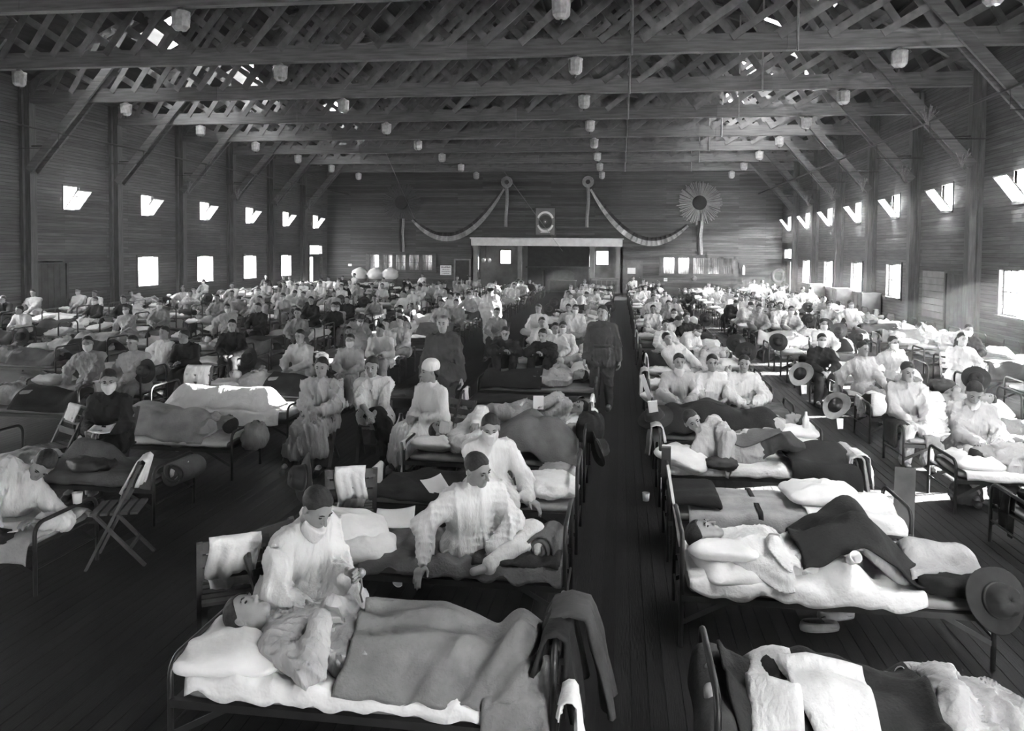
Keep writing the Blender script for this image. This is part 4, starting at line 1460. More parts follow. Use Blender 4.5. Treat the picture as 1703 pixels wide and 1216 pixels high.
def bump_height(bumps, X, Y, base, slope=1.3):
    H = np.full(X.shape, base)
    for (a, b, ra, rb) in bumps:
        a, b = V(*a), V(*b)
        n = max(2, int(np.linalg.norm(b - a) / .03))
        for i in range(n + 1):
            t = i / n
            c = a + (b - a) * t; r = ra + (rb - ra) * t
            d = np.sqrt((X - c[0]) ** 2 + (Y - c[1]) ** 2)
            h = np.where(d < .78 * r, c[2] + np.sqrt(np.maximum(r * r - d * d, 0)), c[2] + .626 * r - slope * (d - .78 * r))
            H = np.maximum(H, h)
    return H
def drape(x0, x1, y0, y1, zt, bumps=(), hn=.0, hf=.0, ha=.0, hb=.0, step=.025, amp=.014, seed=0, smooth=3, skew=0.0, freq=32, slope=1.3, edge=.0, fold_dir=None):
    """cloth laid over a cot: rectangle x0..x1, y0..y1 at height zt, hanging hn / hf over the near / far side and ha / hb over the ends"""
    S = np.arange(x0 - ha, x1 + hb + step * .5, step)
    T = np.arange(y0 - hn, y1 + hf + step * .5, step)
    SS, TT = np.meshgrid(S, T, indexing='ij')
    r = np.random.RandomState(seed)
    if edge > 0:       # wavering ends
        w = edge * (np.sin(TT * 9 + seed) + .5 * np.sin(TT * 23 + 2 * seed))
        f = (SS - S[0]) / (S[-1] - S[0])
        SS = SS + w * (1 - f) + skew * (TT - y0) * (1 - f)
    X = np.clip(SS, x0, x1); Y = np.clip(TT, y0, y1)
    if ha == 0: X = np.minimum(SS, x1)
    ox = np.maximum(np.maximum(x0 - SS, SS - x1), 0) if (ha or hb) else np.zeros_like(SS)
    if ha == 0: ox = np.maximum(SS - x1, 0)
    oy = np.maximum(np.maximum(y0 - TT, TT - y1), 0)
    drop = np.maximum(ox, oy) + .3 * np.minimum(ox, oy)
    Z = bump_height(bumps, X, Y, zt, slope)
    n = np.zeros_like(X)
    for i in range(5):
        a = r.uniform(0, math.pi) if fold_dir is None else fold_dir + r.normal() * .35
        fq = freq * r.uniform(.5, 1.3)
        ph = r.uniform(0, 6.28)
        wob = np.sin(r.uniform(2, 6) * SS + r.uniform(2, 6) * TT + ph)
        s = np.abs(np.sin(.5 * fq * (math.cos(a) * SS + math.sin(a) * TT) + ph + .9 * wob))
        n += (1 - s) ** 2 * (.5 + .5 * np.sin(r.uniform(2, 5) * SS - r.uniform(2, 5) * TT + ph * 3))
    Z = Z + amp * n - drop
    wave = .02 * np.sin(SS * 17 + seed) + .012 * np.sin(SS * 41 + 2 * seed)
    Y = Y + np.where(TT < y0, -1, np.where(TT > y1, 1, 0)) * np.minimum(oy, .12) * (.22 + 3 * np.maximum(wave, -.04))
    wx = .02 * np.sin(TT * 19 + seed)
    X = X + np.where(SS < x0, -1, np.where(SS > x1, 1, 0)) * np.minimum(ox, .12) * (.22 + 3 * wx)
    P = np.stack([X, Y, Z], -1)
    for _ in range(smooth):
        Q = P.copy()
        Q[1:-1] = (P[:-2] + P[2:] + 2 * P[1:-1]) / 4
        P = Q.copy()
        P[:, 1:-1] = (Q[:, :-2] + Q[:, 2:] + 2 * Q[:, 1:-1]) / 4
    nu, nv = P.shape[:2]
    idx = np.arange(nu * nv).reshape(nu, nv)
    quads = np.stack([idx[:-1, :-1], idx[1:, :-1], idx[1:, 1:], idx[:-1, 1:]], -1).reshape(-1, 4)
    return P.reshape(-1, 3), quads
def cloth(name, vq, m, label, cat, thick=.008, group=None, parent=None):
    o = link(name, mesh_np(name, vq[0], vq[1], m), parent)
    md = o.modifiers.new('thickness', 'SOLIDIFY'); md.thickness = thick; md.offset = 1
    if parent is None:
        tag(o, label, cat, group)
    return o
def hung_cloth(name, axis, c, width, f, b, m, label, cat, seed=0, group=None, thick=.006, spread=.02, flare=.0):
    """cloth folded over a rail at point c. axis 'y': rail runs along y, drops on -x (f) and +x (b) sides"""
    n, k = 16, 22
    P = np.zeros((n, k, 3))
    r = random.Random(seed)
    p1, p2 = r.uniform(0, 6), r.uniform(0, 6)
    L = f + b
    for i in range(n):
        u = (i / (n - 1) - .5)
        for j in range(k):
            s = -f + L * j / (k - 1)
            t = abs(s)
            d = min(t, .03)
            side = math.copysign(min(1, t / .03), s)
            dep = side * (spread + .10 * t * flare) + .02 * math.sin(9 * u + p1 + 5 * t) * min(1, t * 5) + .012 * math.sin(23 * u + p2) * min(1, t * 6)
            w = u * width * (1 - .25 * min(1, t * 1.5) * (1 if flare == 0 else .3)) + .015 * math.sin(14 * t + p1)
            z = -max(0, t - .015) + .01 - .02 * math.sin(5 * u + p2) * min(1, t * 3)
            P[i, j] = (c[0] + dep, c[1] + w, c[2] + z) if axis == 'y' else (c[0] + w, c[1] + dep, c[2] + z)
    me = MB().grid(P).mesh(name, m, True)
    o = link(name, me)
    md = o.modifiers.new('thickness', 'SOLIDIFY'); md.thickness = thick
    return tag(o, label, cat, group)
def heap(name, c, h, m, label, cat, seed=0, group=None, rot=0.0, amp=.18):
    """crumpled bundle of cloth"""
    b = superell(h[0], h[1], h[2], .8, .7, 30, 16)
    r = random.Random(seed); ph = [r.uniform(0, 6.28) for _ in range(8)]
    out = []
    for x, y, z in b.v:
        u, v, w = x / h[0], y / h[1], z / h[2]
        f = 1 + amp * (abs(math.sin(4 * u + 3 * v + ph[0])) - .5) + amp * .8 * (abs(math.sin(6 * v - 4 * w + ph[1])) - .5) + amp * .5 * (abs(math.sin(9 * u - 7 * v + ph[2])) - .5)
        out.append((x * f, y * f, max(z * f, -h[2] * .72)))
    b.v = out
    o = b.obj(name, m, None, True, c, (0, 0, rot))
    return tag(o, label, cat, group)
def roll(name, c, length, r, m, label, cat, rot=0.0, m2='sheet', seed=0, group=None):
    """rolled-up bedding: spiral end and outer skin, axis along local x"""
    b = MB()
    n = 64
    rr = random.Random(seed)
    for x in (0,):
        P = np.zeros((n, 2, 3))
        for i in range(n):
            a = 2 * math.pi * 3 * i / (n - 1)
            q = r * (.22 + .78 * i / (n - 1)) * (1 + .05 * math.sin(3 * a + seed))
            for j, xx in enumerate((-length / 2, length / 2)):
                P[i, j] = (xx + .015 * math.sin(a * 1.3 + j), q * math.cos(a), q * math.sin(a))
        b.grid(P)
    o = b.obj(name, m, None, True, c, (0, 0, rot))
    md = o.modifiers.new('thickness', 'SOLIDIFY'); md.thickness = r * .16
    inner = superell(length * .52, r * .62, r * .62, .6, .9, 18, 10).obj('inner_cloth', m2, o, True)
    for v_ in inner.data.vertices:
        v_.co.y *= 1 + .18 * math.sin(v_.index * 2.1 + seed); v_.co.z *= 1 + .18 * math.sin(v_.index * 1.3 + seed)
    return tag(o, label, cat, group)
def hat_mesh(m, brim=.19, crown=.095, h=.12, name='campaign_hat'):
    b = MB()
    n = 28
    prof = [(brim, .0), (brim * .98, .006), (crown * 1.08, .012), (crown * 1.0, .05), (crown * .92, h * .8), (crown * .7, h), (crown * .3, h * .94), (.004, h * .9)]
    for r, z in prof:
        for k in range(n):
            a = 2 * math.pi * k / n
            wv = .018 * math.sin(2 * a) * (r / brim) ** 3
            dent = .82 if (r < crown * .95 and k % 7 in (0, 1)) else 1
            b.v.append((r * dent * math.cos(a) * 1.06, r * dent * math.sin(a), z + wv))
    for i in range(len(prof) - 1):
        for k in range(n):
            k2 = (k + 1) % n
            b.f.append((i * n + k, i * n + k2, (i + 1) * n + k2, (i + 1) * n + k))
    return b.mesh(name, m, True)
M_HAT = hat_mesh('felt'); M_HATL = hat_mesh('felt_light', .17, .095, .11)
M_HOLLOW = MB().lathe([(.088, .012), (.084, .05), (.06, .095), (.004, .10)], 20).mesh('hollow_shade', 'eye_dark', True)  # black insert in the straw hat crown, stands for shade in the hollow
M_BAND = MB().lathe([(.1045, .014), (.1035, .034)], 28, sx=1.06).mesh('hat_band', 'leather', True)
def hat(c, rot, label, light=False, s=1.0):
    o = link('campaign_hat' if not light else 'straw_hat', M_HAT if not light else M_HATL, None, c, rot)
    o.scale = (s, s, s)
    o.modifiers.new('felt', 'SOLIDIFY').thickness = .004
    link('hat_band' if not light else 'hollow_shade', M_BAND if not light else M_HOLLOW, o)
    return tag(o, label, 'hat', 'hats among the cots')

def folding_chair(loc, rotz, label, open_=True, group='wooden folding chairs'):
    r = tag(empty('folding_chair', loc, rotz), label, 'chair', group)
    # seat faces local -y; back frame leans to +y
    for x in (-.19, .19):
        MB().bar((x, -.22, 0), (x, .20, .84), .022, .035, (1, 0, 0)).obj('back_leg', 'trim_wood', r)
        MB().bar((x * .85, .22, 0), (x * .85, -.17, .45), .022, .035, (1, 0, 0)).obj('front_leg', 'trim_wood', r)
    for i in range(5):
        MB().box((-.18, -.19 + i * .076, .435), (.18, -.135 + i * .076, .455)).obj('seat_slat', 'trim_wood', r)
    for i in range(3):
        z = .60 + i * .10
        y = -.22 + .42 * z / .84
        MB().box((-.19, y - .012, z - .035), (.19, y + .006, z + .035)).obj('back_slat', 'trim_wood', r)
    MB().bar((-.16, .1, .14), (.16, .1, .14), .018, .03).obj('stretcher', 'trim_wood', r)
    return r
def sheet_on_chair(loc, rotz, label, seed=0, w=.34, drop=.30, m='sheet', h=.84):
    """white cloth hung over a chair back (leans with it)"""
    o = hung_cloth('towel', 'y', (0, 0, 0), w, drop, drop * .6, m, label, 'towel', seed, 'towels over chair backs', spread=.03, flare=.3)
    o.matrix_world = Matrix.Translation(Vector(loc)) @ Matrix.Rotation(rotz, 4, 'Z') @ Matrix.Translation((0, .2 * h / .84, h + .012)) @ Matrix.Rotation(math.radians(90), 4, 'Z') @ Matrix.Rotation(math.radians(24), 4, 'Y')
    return o
def sheet_paper(name, c, w, l, rot, label, cat='paper', m='paper', curl=.02):
    P = np.zeros((7, 7, 3))
    for i in range(7):
        for j in range(7):
            u, v = i / 6 - .5, j / 6 - .5
            P[i, j] = (u * w, v * l, curl * (4 * u * u + v * u * 2))
    o = MB().grid(P).obj(name, m, None, True, c, rot)
    md = o.modifiers.new('thickness', 'SOLIDIFY'); md.thickness = .003
    return tag(o, label, cat)
def cup(c, label, rot=(0, 0, 0)):
    b = MB().lathe([(.032, 0), (.04, .085), (.037, .085), (.03, .006), (.004, .005)], 14)
    return tag(b.obj('paper_cup', 'cup_white', None, True, c, rot), label, 'cup')
def slipper(c, rotz, label):
    """low shoe with an open top"""
    r = tag(empty('shoe', c, rotz), label, 'shoe', 'pair of low shoes')
    n = 20
    b = MB()
    def outline(s):
        P = []
        for k in range(n):
            a = 2 * math.pi * k / n
            x = .135 * math.cos(a)
            w = .047 * (1 - .18 * math.cos(a)) * (abs(math.sin(a)) ** .8) * math.copysign(1, math.sin(a))
            P.append((x * s, w * s))
        return P
    rings = [(1.0, 0.0), (1.04, .02), (.99, .05), (.9, .065)]
    for s, z in rings:
        for x, y in outline(s):
            zz = z * (1.0 if x < .03 else 1 - .25 * (x - .03) / .1) if z > .03 else z
            b.v.append((x, y, zz))
    for i in range(3):
        for k in range(n):
            k2 = (k + 1) % n
            b.f.append((i * n + k, i * n + k2, (i + 1) * n + k2, (i + 1) * n + k))
    b.f.append(tuple(reversed(range(n))))
    o = b.obj('upper', 'leather_pale', r, True)
    md = o.modifiers.new('leather', 'SOLIDIFY'); md.thickness = .006
    t = superell(.06, .042, .03, .8, .8, 16, 8)
    t.v = [(x + .075, y, max(z, -.01) + .035) for x, y, z in t.v]
    t.obj('toe_cap', 'leather_pale', r, True)
    MB().tube([(.02, -.03, .068), (0, 0, .08), (.02, .03, .068), (.04, .01, .09), (.03, -.02, .1)], .004, 5).obj('lace', 'leather', r)
    return r
# ------------------------------------------------------------------ the near cots and the people around them
CX1, CX2, CX0, CX3 = -2.26, .43, -6.2, 3.36
LOW = -.07          # lying figures sink into the thin mattress
def rig_bumps(g, r=.0, dz=None):
    d = V(0, 0, LOW if dz is None else dz)
    return [(a + d, b + d, p + r, q + r) for a, b, p, q in ((g.chest, g.pel, .155, .15), (g.hipL, g.knL, .135, .105), (g.hipR, g.knR, .135, .105), (g.knL, g.anL, .105, .08), (g.knR, g.anR, .105, .08),
            (g.anL, g.anL + g.toes * .16, .075, .055), (g.anR, g.anR + g.toes * .16, .075, .055))]
def lower(o, dz=None):
    o.location.z += LOW if dz is None else dz
    return o
W = dict(top=('gown', 'gown_white'), legs='wool_dark', shoes='leather')
PJ = dict(top=('pajama', 'gown_grey'), legs='gown_grey')

# --- cot A: patient lying, doctor beside him
cot(CX1 + .06, 3.6, 'nearest iron cot left of the aisle, its patient tended by a white-gowned man')
gA = Rig((-1.33, 3.95, .57), (-1, 0, .10), (0, 0, 1), (-1.52, 4.0, .76), (-1.50, 3.84, .77), (-.50, 4.03, .56), (-.48, 3.86, .56), look=(.28, -.10, 1), tilt=(-1, 0, .45),
         bend=(-1, 0, .22), poleHL=(.7, .8, -.5), poleHR=(.7, -.8, -.5), poleFL=(0, 0, 1), poleFR=(0, 0, 1), toes=(.15, 0, 1), palmL=(0, -.4, -1), palmR=(0, .3, -1), dirR=(.45, .6, -.25), dirL=(.5, -.7, -.3), curl=.35)
o = build_person(gA, dict(top=('pajama', 'gown_grey'), legs='gown_grey'), .0085, True, seed=3)
lower(o)
tag(o, 'dark-haired patient lying on the nearest left cot, hands folded on his chest', 'person')
pillow(-1.98, 3.93, MT + .07, math.pi / 2 + .12, 'plump white pillow under the head of the nearest left patient', 3, (0, .06))
cloth('sheet', drape(-2.12, -.42, 3.605, 4.3, MT + .012, [], hn=.075, hf=.05, amp=.035, seed=2, smooth=1, freq=34), 'sheet', 'rumpled white sheet on the nearest left cot', 'sheet', .006)
bA_ = cloth('blanket', drape(-1.34, -.33, 3.61, 4.32, MT + .03, rig_bumps(gA), hn=.03, hf=.12, hb=.10, amp=.05, seed=11, smooth=2, edge=.02, slope=1.0, freq=40, fold_dir=1.75, step=.018), 'blanket_grey',
      'grey wool blanket drawn over the nearest left patient', 'blanket', .010)
cloth('hanging_corner', drape(-.62, -.33, 3.60, 4.0, MT + .05, rig_bumps(gA), hn=.34, hb=.12, amp=.02, seed=4, smooth=2, slope=1.0, freq=40, step=.018), 'blanket_grey', '', '', .010, None, bA_)
hung_cloth('uniform_coat', 'y', (-.28, 3.86, BH + .02), .42, .20, .42, 'wool_dark', 'dark uniform coat slung over the foot rail of the nearest left cot', 'coat', 3, spread=.04, flare=1.5, thick=.02)
hung_cloth('uniform_trousers', 'y', (-.22, 3.98, BH + .04), .26, .16, .50, 'wool_mid', 'khaki trousers hanging over the dark coat at the foot of the nearest left cot', 'trousers', 5, spread=.07, flare=2.2, thick=.03)
hung_cloth('towel', 'y', (-.20, 3.52, .58), .20, .10, .38, 'sheet', 'white towel hanging at the foot of the nearest left cot', 'towel', 8, spread=.03, flare=1)

gD = Rig((-1.98, 4.58, .49), (.22, -.12, 1), (.86, -.45, 0), (-1.56, 4.36, .68), (-1.67, 4.05, .60), (-1.48, 4.52, .10), (-1.54, 4.78, .10), look=(.80, -.50, -.62), tilt=(.55, -.35, .8),
         bend=(.42, -.36, 1), poleHL=(-.2, .6, -1), poleHR=(-.6, -.8, -.6), palmR=(.3, 0, -1), palmL=(-.4, -.6, -.2), dirL=(.6, -.2, .35), dirR=(.45, -.25, -.7), curl=.8, curlR=.55)
o = build_person(gD, W, .008, True, seed=8)
tag(o, 'man in long white gown sitting between the first two left cots, looking at a watch', 'person')
v_, q_ = mask_net(gD, .009, True)
link('lowered_mask', mesh_np('lowered_mask', v_, q_, 'gown_white'), o)
wt = tag(empty('pocket_watch', tuple(gD.wrL + nrm(V(.6, -.2, .35)) * .12 + V(.01, -.02, .005))), 'pocket watch on a short chain in the raised hand of the gowned man', 'watch')
MB().tube([(0, -.012, 0), (0, .012, 0)], .026, 16).obj('watch_case', 'tin', wt, True)
MB().tube([(0, 0, -.02), (.01, -.01, -.07), (-.005, 0, -.12), (.01, .0, -.17)], .006, 6).obj('chain', 'tin', wt)
folding_chair((-2.04, 4.62, 0), math.radians(62), 'wooden folding chair under the white-gowned man')
folding_chair((-2.40, 4.62, 0), math.radians(-150), 'wooden folding chair with a white cloth behind the white-gowned man')
sheet_on_chair((-2.40, 4.62, 0), math.radians(-150), 'large white cloth over the chair back behind the white-gowned man', 21, .30, .50)
sheet_paper('paper', tuple((gD.knL + gD.knR) / 2 + V(-.12, -.02, .12)), .16, .22, (.1, -.2, .5), 'white paper resting in the lap of the gowned man')

# --- cot B: man in white underwear propped on one arm
cot(CX1, 5.22, 'second iron cot left of the aisle, a man in white sitting on its blanket')
gB = Rig((-1.04, 5.52, .48), (.0, -.08, 1), (.62, -.78, 0), (-.84, 5.34, .53), (-1.32, 5.24, .44), (-.86, 5.24, .44), (-.55, 5.52, .44), look=(.75, -.5, -.3), size=.96,
         bend=(.16, -.34, 1), poleHR=(-1, .3, 0), poleHL=(.6, -.2, -.6), poleFL=(1, -.1, .35), poleFR=(.6, .6, .4), palmR=(0, -.3, -1), dirR=(-.15, -.75, -.5), curl=.35, toes=(-.6, -.6, 0))
o = build_person(gB, dict(top=('pajama', 'gown_white'), legs='gown_white'), .0085, True, seed=12)
tag(o, 'man in white underclothes sitting on the second left cot, leaning on one hand', 'person')
pillow(-1.98, 5.55, MT + .13, .5, 'plump white pillow at the head of the second left cot', 3, (.12, .22))
pillow(-1.88, 5.40, MT + .05, .3, 'white bolster folded at the near corner of the second left cot', 1)
cloth('blanket', drape(-1.78, -.36, 5.22, 5.94, MT + .02, [((-1.4, 5.5, MT), (-.8, 5.5, MT), .05, .04)], hn=.09, hf=.1, amp=.045, seed=7, smooth=2, edge=.03, freq=38, step=.02), 'blanket_mid', 'grey blanket spread under the sitting man on the second left cot', 'blanket', .012)
roll('bedroll', (-.50, 5.50, MT + .13), .30, .13, 'blanket_mid', 'rolled bedding bundle showing white inside at the foot of the second left cot', 'bedroll', 1.35, seed=2)
cloth('folded_trousers', drape(-.98, -.38, 5.24, 5.46, MT + .05, [], hn=.03, amp=.03, seed=19, smooth=2), 'blanket_dark', 'dark folded trousers along the near edge of the second left cot', 'trousers', .02)
sheet_paper('newspaper', (-1.72, 5.93, MT + .09), .30, .26, (.25, 0, .2), 'folded pale newspaper behind the pillow of the second left cot', 'newspaper')
folding_chair((-2.18, 6.22, 0), math.radians(200), 'wooden folding chair by the head of the second left cot, white cloth on it')
sheet_on_chair((-2.18, 6.22, 0), math.radians(200), 'tall white cloth on the chair by the second left cot', 33, .24, .52)
hat((-2.38, 5.75, .84), (1.4, 0, -.93), 'dark campaign hat hung beside the white cloth near the second left cot')
sheet_paper('card', (-1.68, 5.86, .005), .07, .10, (0, 0, .3), 'small white card lying on the floor beside the second left cot', 'card')

# --- cot C
cot(CX1, 6.70, 'third iron cot left of the aisle under a dark blanket')
cloth('blanket', drape(-2.16, -.75, 6.70, 7.42, MT + .02, [], hn=.06, hf=.1, amp=.045, seed=31, smooth=3, edge=.03, freq=12), 'blanket_dark', 'dark blanket on the third left cot', 'blanket', .012)
gC = Rig((-1.13, 6.83, .48), (.02, -.12, 1), (.28, -1, 0), (-.74, 6.60, .49), (-.93, 6.48, .50), (-.98, 6.40, .09), (-1.22, 6.38, .09), look=(.22, -1, -.35), size=.97, bend=(.10, -.40, 1), palmL=(0, 0, -1), palmR=(0, 0, -1), curl=.5, dirL=(.8, -.4, -.4))
o = build_person(gC, W, .009, True, mask='on', seed=15)
tag(o, 'masked man in an open white robe bending forward on the third left cot', 'person')
heap('white_clothes', (-.60, 7.02, MT + .09), (.22, .24, .10), 'sheet', 'heap of white clothes at the foot of the third left cot', 'clothes', 3, rot=.4)
heap('shirt_bundle', (-.55, 7.32, MT + .12), (.16, .12, .08), 'gown_mid', 'small grey shirt bundle behind the white clothes on the third left cot', 'clothes', 9)
sheet_paper('paper', (-1.62, 6.86, MT + .08), .2, .24, (.3, -.1, .6), 'white paper standing on the dark blanket of the third left cot')
hung_cloth('towel', 'y', (-2.26, 7.15, BHL + .01), .30, .14, .20, 'sheet', 'white cloth over the head rail of the third left cot', 'towel', 14)

# --- cot D
cot(CX1, 8.12, 'fourth iron cot left of the aisle with a patient under a lumpy blanket')
gE = Rig((-1.30, 8.45, .56), (-1, 0, .12), (0, -.25, 1), (-1.52, 8.36, .80), (-1.42, 8.30, .72), (-.62, 8.5, .55), (-.62, 8.38, .55), look=(.1, -.35, 1), tilt=(-1, 0, .2), bend=(-1, 0, .2),
         poleFL=(0, 0, 1), poleFR=(0, 0, 1), poleHL=(0, .8, .2), poleHR=(0, -1, 0), toes=(.1, 0, 1))
o = build_person(gE, dict(top=('pajama', 'gown_white'), legs='gown_grey'), .011, True, mask='on', seed=18)
lower(o)
tag(o, 'patient lying on the fourth left cot with one arm across his masked face', 'person')
pillow(-1.98, 8.45, MT + .06, 1.5, 'flat white pillow on the fourth left cot', 1, (0, .2))
cloth('blanket', drape(-1.32, -.42, 8.12, 8.84, MT + .02, rig_bumps(gE) + [((-.95, 8.35, .62), (-.70, 8.45, .66), .12, .13)], hn=.12, hf=.1, amp=.05, seed=41, smooth=3, edge=.03, freq=14), 'blanket_mid', 'bunched grey blanket over the legs of the fourth left patient', 'blanket', .012)
hung_cloth('towel', 'y', (-2.28, 8.32, BHL + .01), .42, .40, .12, 'sheet', 'long white towel over the head rail of the fourth left cot', 'towel', 24)
hat((-.22, 8.30, .52), (1.35, 0, 1.9), 'dark campaign hat on the aisle post of the fourth left cot')
heap('dark_coat', (-.30, 8.62, .66), (.14, .2, .17), 'wool_dark', 'dark coat bundle over the aisle rail of the fourth left cot', 'coat', 17)
heap('shirt_bundle', (-.45, 8.80, MT + .16), (.2, .14, .09), 'gown_grey', 'pale shirt bundle at the aisle end of the fourth left cot', 'clothes', 19)

# --- cot E: man reading on his back
cot(CX1, 9.57, 'fifth iron cot left of the aisle, a man lying on its pale sheet')
gF = Rig((-1.12, 9.90, .57), (1, 0, .14), (0, -.55, .85), (-.98, 9.72, .74), (-.86, 9.70, .62), (-1.92, 9.92, .54), (-1.95, 9.82, .54), look=(-.25, -.85, .55), tilt=(1, 0, .15), bend=(1, 0, .26),
         poleFL=(0, -.4, 1), poleFR=(0, -.4, 1), poleHL=(.2, .2, 1), poleHR=(.2, -1, 0), toes=(-.3, -.3, 1))
o = build_person(gF, dict(top=('pajama', 'gown_grey'), legs='gown_grey'), .011, True, seed=21)
lower(o)
tag(o, 'man in pale pyjamas lying with a small book, head towards the aisle, fifth left cot', 'person')
pillow(-.50, 9.92, MT + .07, 1.5, 'pale pillow propped at the aisle end of the fifth left cot', 2, (0, -.3))
hung_cloth('towel', 'y', (-.33, 9.95, BH + .01), .55, .30, .10, 'sheet', 'white cloth over the aisle rail of the fifth left cot', 'towel', 26)
cloth('sheet', drape(-2.2, -.4, 9.57, 10.28, MT + .01, [], hn=.05, hf=.05, amp=.014, seed=43, smooth=2), 'blanket_light', 'pale crumpled sheet on the fifth left cot', 'sheet', .006)
bk_ = tag(empty('small_book', (-.98, 9.66, .73), .2), 'small pale book held by the reading man on the fifth left cot', 'book')
MB().box((-.06, -.01, -.08), (.06, .01, .08)).obj('pages', 'paper', bk_)
MB().box((-.065, -.014, -.085), (.065, -.01, .085)).obj('cover', 'paper', bk_)

# --- seated staff in the left aisle
gG = Rig((-2.15, 9.05, .53), (-.05, -.10, 1), (-.55, -.85, 0), (-2.22, 8.72, .68), (-2.36, 8.80, .68), (-2.38, 8.50, .10), (-2.52, 8.62, .10), look=(-.75, -.65, -.05), curl=.7)
o = build_person(gG, dict(top=('gown', 'gown_white'), legs=None, shoes='leather', cap=1), .011, True, seed=24, hair='long')
tag(o, 'nurse in a white cap and gown seated at the small dark table', 'person')
folding_chair((-1.92, 8.98, 0), math.radians(-28), 'wooden folding chair with a slatted back right of the seated nurse')
gH = Rig((-3.58, 9.12, .53), (.05, -.05, 1), (.08, -1, 0), (-3.43, 8.72, .72), (-3.52, 8.68, .70), (-3.40, 8.66, .10), (-3.80, 8.64, .10), look=(.12, -1, -.12), curl=.9, poleHL=(.8, -.1, -.6), poleHR=(-.8, -.1, -.6))
o = build_person(gH, dict(top=('gown', 'gown_grey'), legs='wool_dark', shoes='leather'), .010, True, seed=27)
tag(o, 'man in a long pale gown sitting left of the cross-legged man in the left aisle', 'person')
gI = Rig((-2.98, 9.40, .53), (-.05, -.12, 1), (.22, -1, 0), (-2.86, 8.95, .66), (-2.92, 8.92, .68), (-2.62, 8.78, .10), (-2.62, 8.95, .30), look=(.12, -1, -.2), curl=.6, bend=(.0, -.18, 1), poleFR=(.2, -.6, 1))
o = build_person(gI, dict(top=('short', 'gown_white'), legs='wool_dark', shoes='leather'), .010, True, seed=30)
tag(o, 'man in a short white gown with dark boots sitting cross-legged in the left aisle', 'person')
for c_, a_, l_ in (((-3.60, 9.15, 0), .05, 'wooden folding chair under the man in the long pale gown'), ((-3.0, 9.43, 0), .2, 'wooden folding chair under the cross-legged man in boots'), ((-2.12, 9.08, 0), -.55, 'wooden folding chair under the seated nurse')):
    folding_chair(c_, a_, l_)
tb = tag(empty('small_table', (-2.72, 9.85, 0)), 'small dark wooden table behind the seated nurse', 'table')
MB().box((-.42, -.28, .71), (.42, .28, .74)).obj('table_top', 'dark_wood', tb)
MB().box((-.38, -.24, .61), (.38, .24, .71)).obj('apron', 'dark_wood', tb)
for sx in (-.36, .36):
    for sy in (-.22, .22):
        MB().box((sx - .025, sy - .025, 0), (sx + .025, sy + .025, .61)).obj('leg', 'dark_wood', tb)
MB().box((-.38, -.24, .2), (.38, .24, .23)).obj('shelf', 'dark_wood', tb)
heap('linen_bundle', (-2.40, 9.78, .80), (.09, .08, .07), 'sheet', 'small white linen bundle on the dark table', 'linen', 4)
bk_ = tag(empty('ledger', (-2.86, 9.74, .755), .3), 'dark open ledger lying on the small table', 'book')
MB().box((-.16, -.11, -.012), (.16, .11, .0)).obj('cover', 'leather', bk_)
MB().box((-.15, -.10, .0), (.15, .10, .015)).obj('pages', 'blanket_mid', bk_)
b_ = MB().lathe([(.06, 0), (.07, .12), (.03, .2), (.025, .26)], 12).obj('bottle', 'tin', None, True, (-2.78, 9.84, .23)); tag(b_, 'grey bottle on the lower shelf of the small table', 'bottle')

# --- standing men
gS = Rig((-.27, 12.80, .96), (0, 0, 1), (-.12, -1, 0), (.02, 12.74, .79), (-.56, 12.74, .80), (-.15, 12.78, .09), (-.40, 12.80, .09), look=(-.25, -1, -.02), size=1.0, curl=.6, palmL=(-1, 0, 0), palmR=(1, 0, 0))
o = build_person(gS, dict(top=('tunic', 'wool_mid'), legs='wool_mid', shoes='leather', belt=1), .011, True, seed=33)
tag(o, 'soldier in a dark belted uniform standing in the main aisle', 'person')
gT = Rig((-2.42, 10.66, .94), (0, 0, 1), (.05, -1, 0), (-2.13, 10.60, .79), (-2.71, 10.60, .79), (-2.32, 10.66, .09), (-2.52, 10.66, .09), look=(.05, -1, 0), size=.98, curl=.6, palmL=(-1, 0, 0), palmR=(1, 0, 0))
o = build_person(gT, dict(top=('tunic', 'wool_mid'), legs='wool_mid', shoes='leather', hair='felt_light'), .012, True, seed=36)
tag(o, 'fair-haired man in a dark uniform shirt standing behind the seated nurse', 'person')

# --- right side of the aisle, first cot: patient with feet to the aisle
cot(CX2, 3.3, 'nearest iron cot right of the aisle, cut by the lower edge of the picture', tall='L')
gJ = Rig((1.28, 3.65, .57), (1, 0, .10), (0, 0, 1), (1.46, 3.6, .77), (1.48, 3.72, .76), (.44, 3.56, .58), (.46, 3.74, .58), look=(-.2, -.1, 1), tilt=(1, 0, .3), bend=(1, 0, .2),
         poleFL=(0, 0, 1), poleFR=(0, 0, 1), poleHL=(-.6, -.9, -.5), poleHR=(-.6, .9, -.5), toes=(-.1, 0, 1), dirL=(-.5, .5, -.2), dirR=(-.55, -.5, .1), palmL=(0, .2, -1), palmR=(0, -.2, -1), curl=.5)
o = build_person(gJ, dict(top=('pajama', 'gown_grey'), legs='gown_grey'), .0085, True, seed=39)
lower(o)
tag(o, 'patient lying on the nearest right cot with clasped hands, feet to the aisle', 'person')
pillow(2.08, 3.65, MT + .06, 1.5, 'white pillow at the right edge of the nearest right cot', 0)
cloth('sheet', drape(1.2, 2.28, 3.3, 4, MT + .012, [], hn=.08, hf=.1, amp=.014, seed=45, smooth=2), 'sheet', 'white sheet at the head of the nearest right cot', 'sheet', .006)
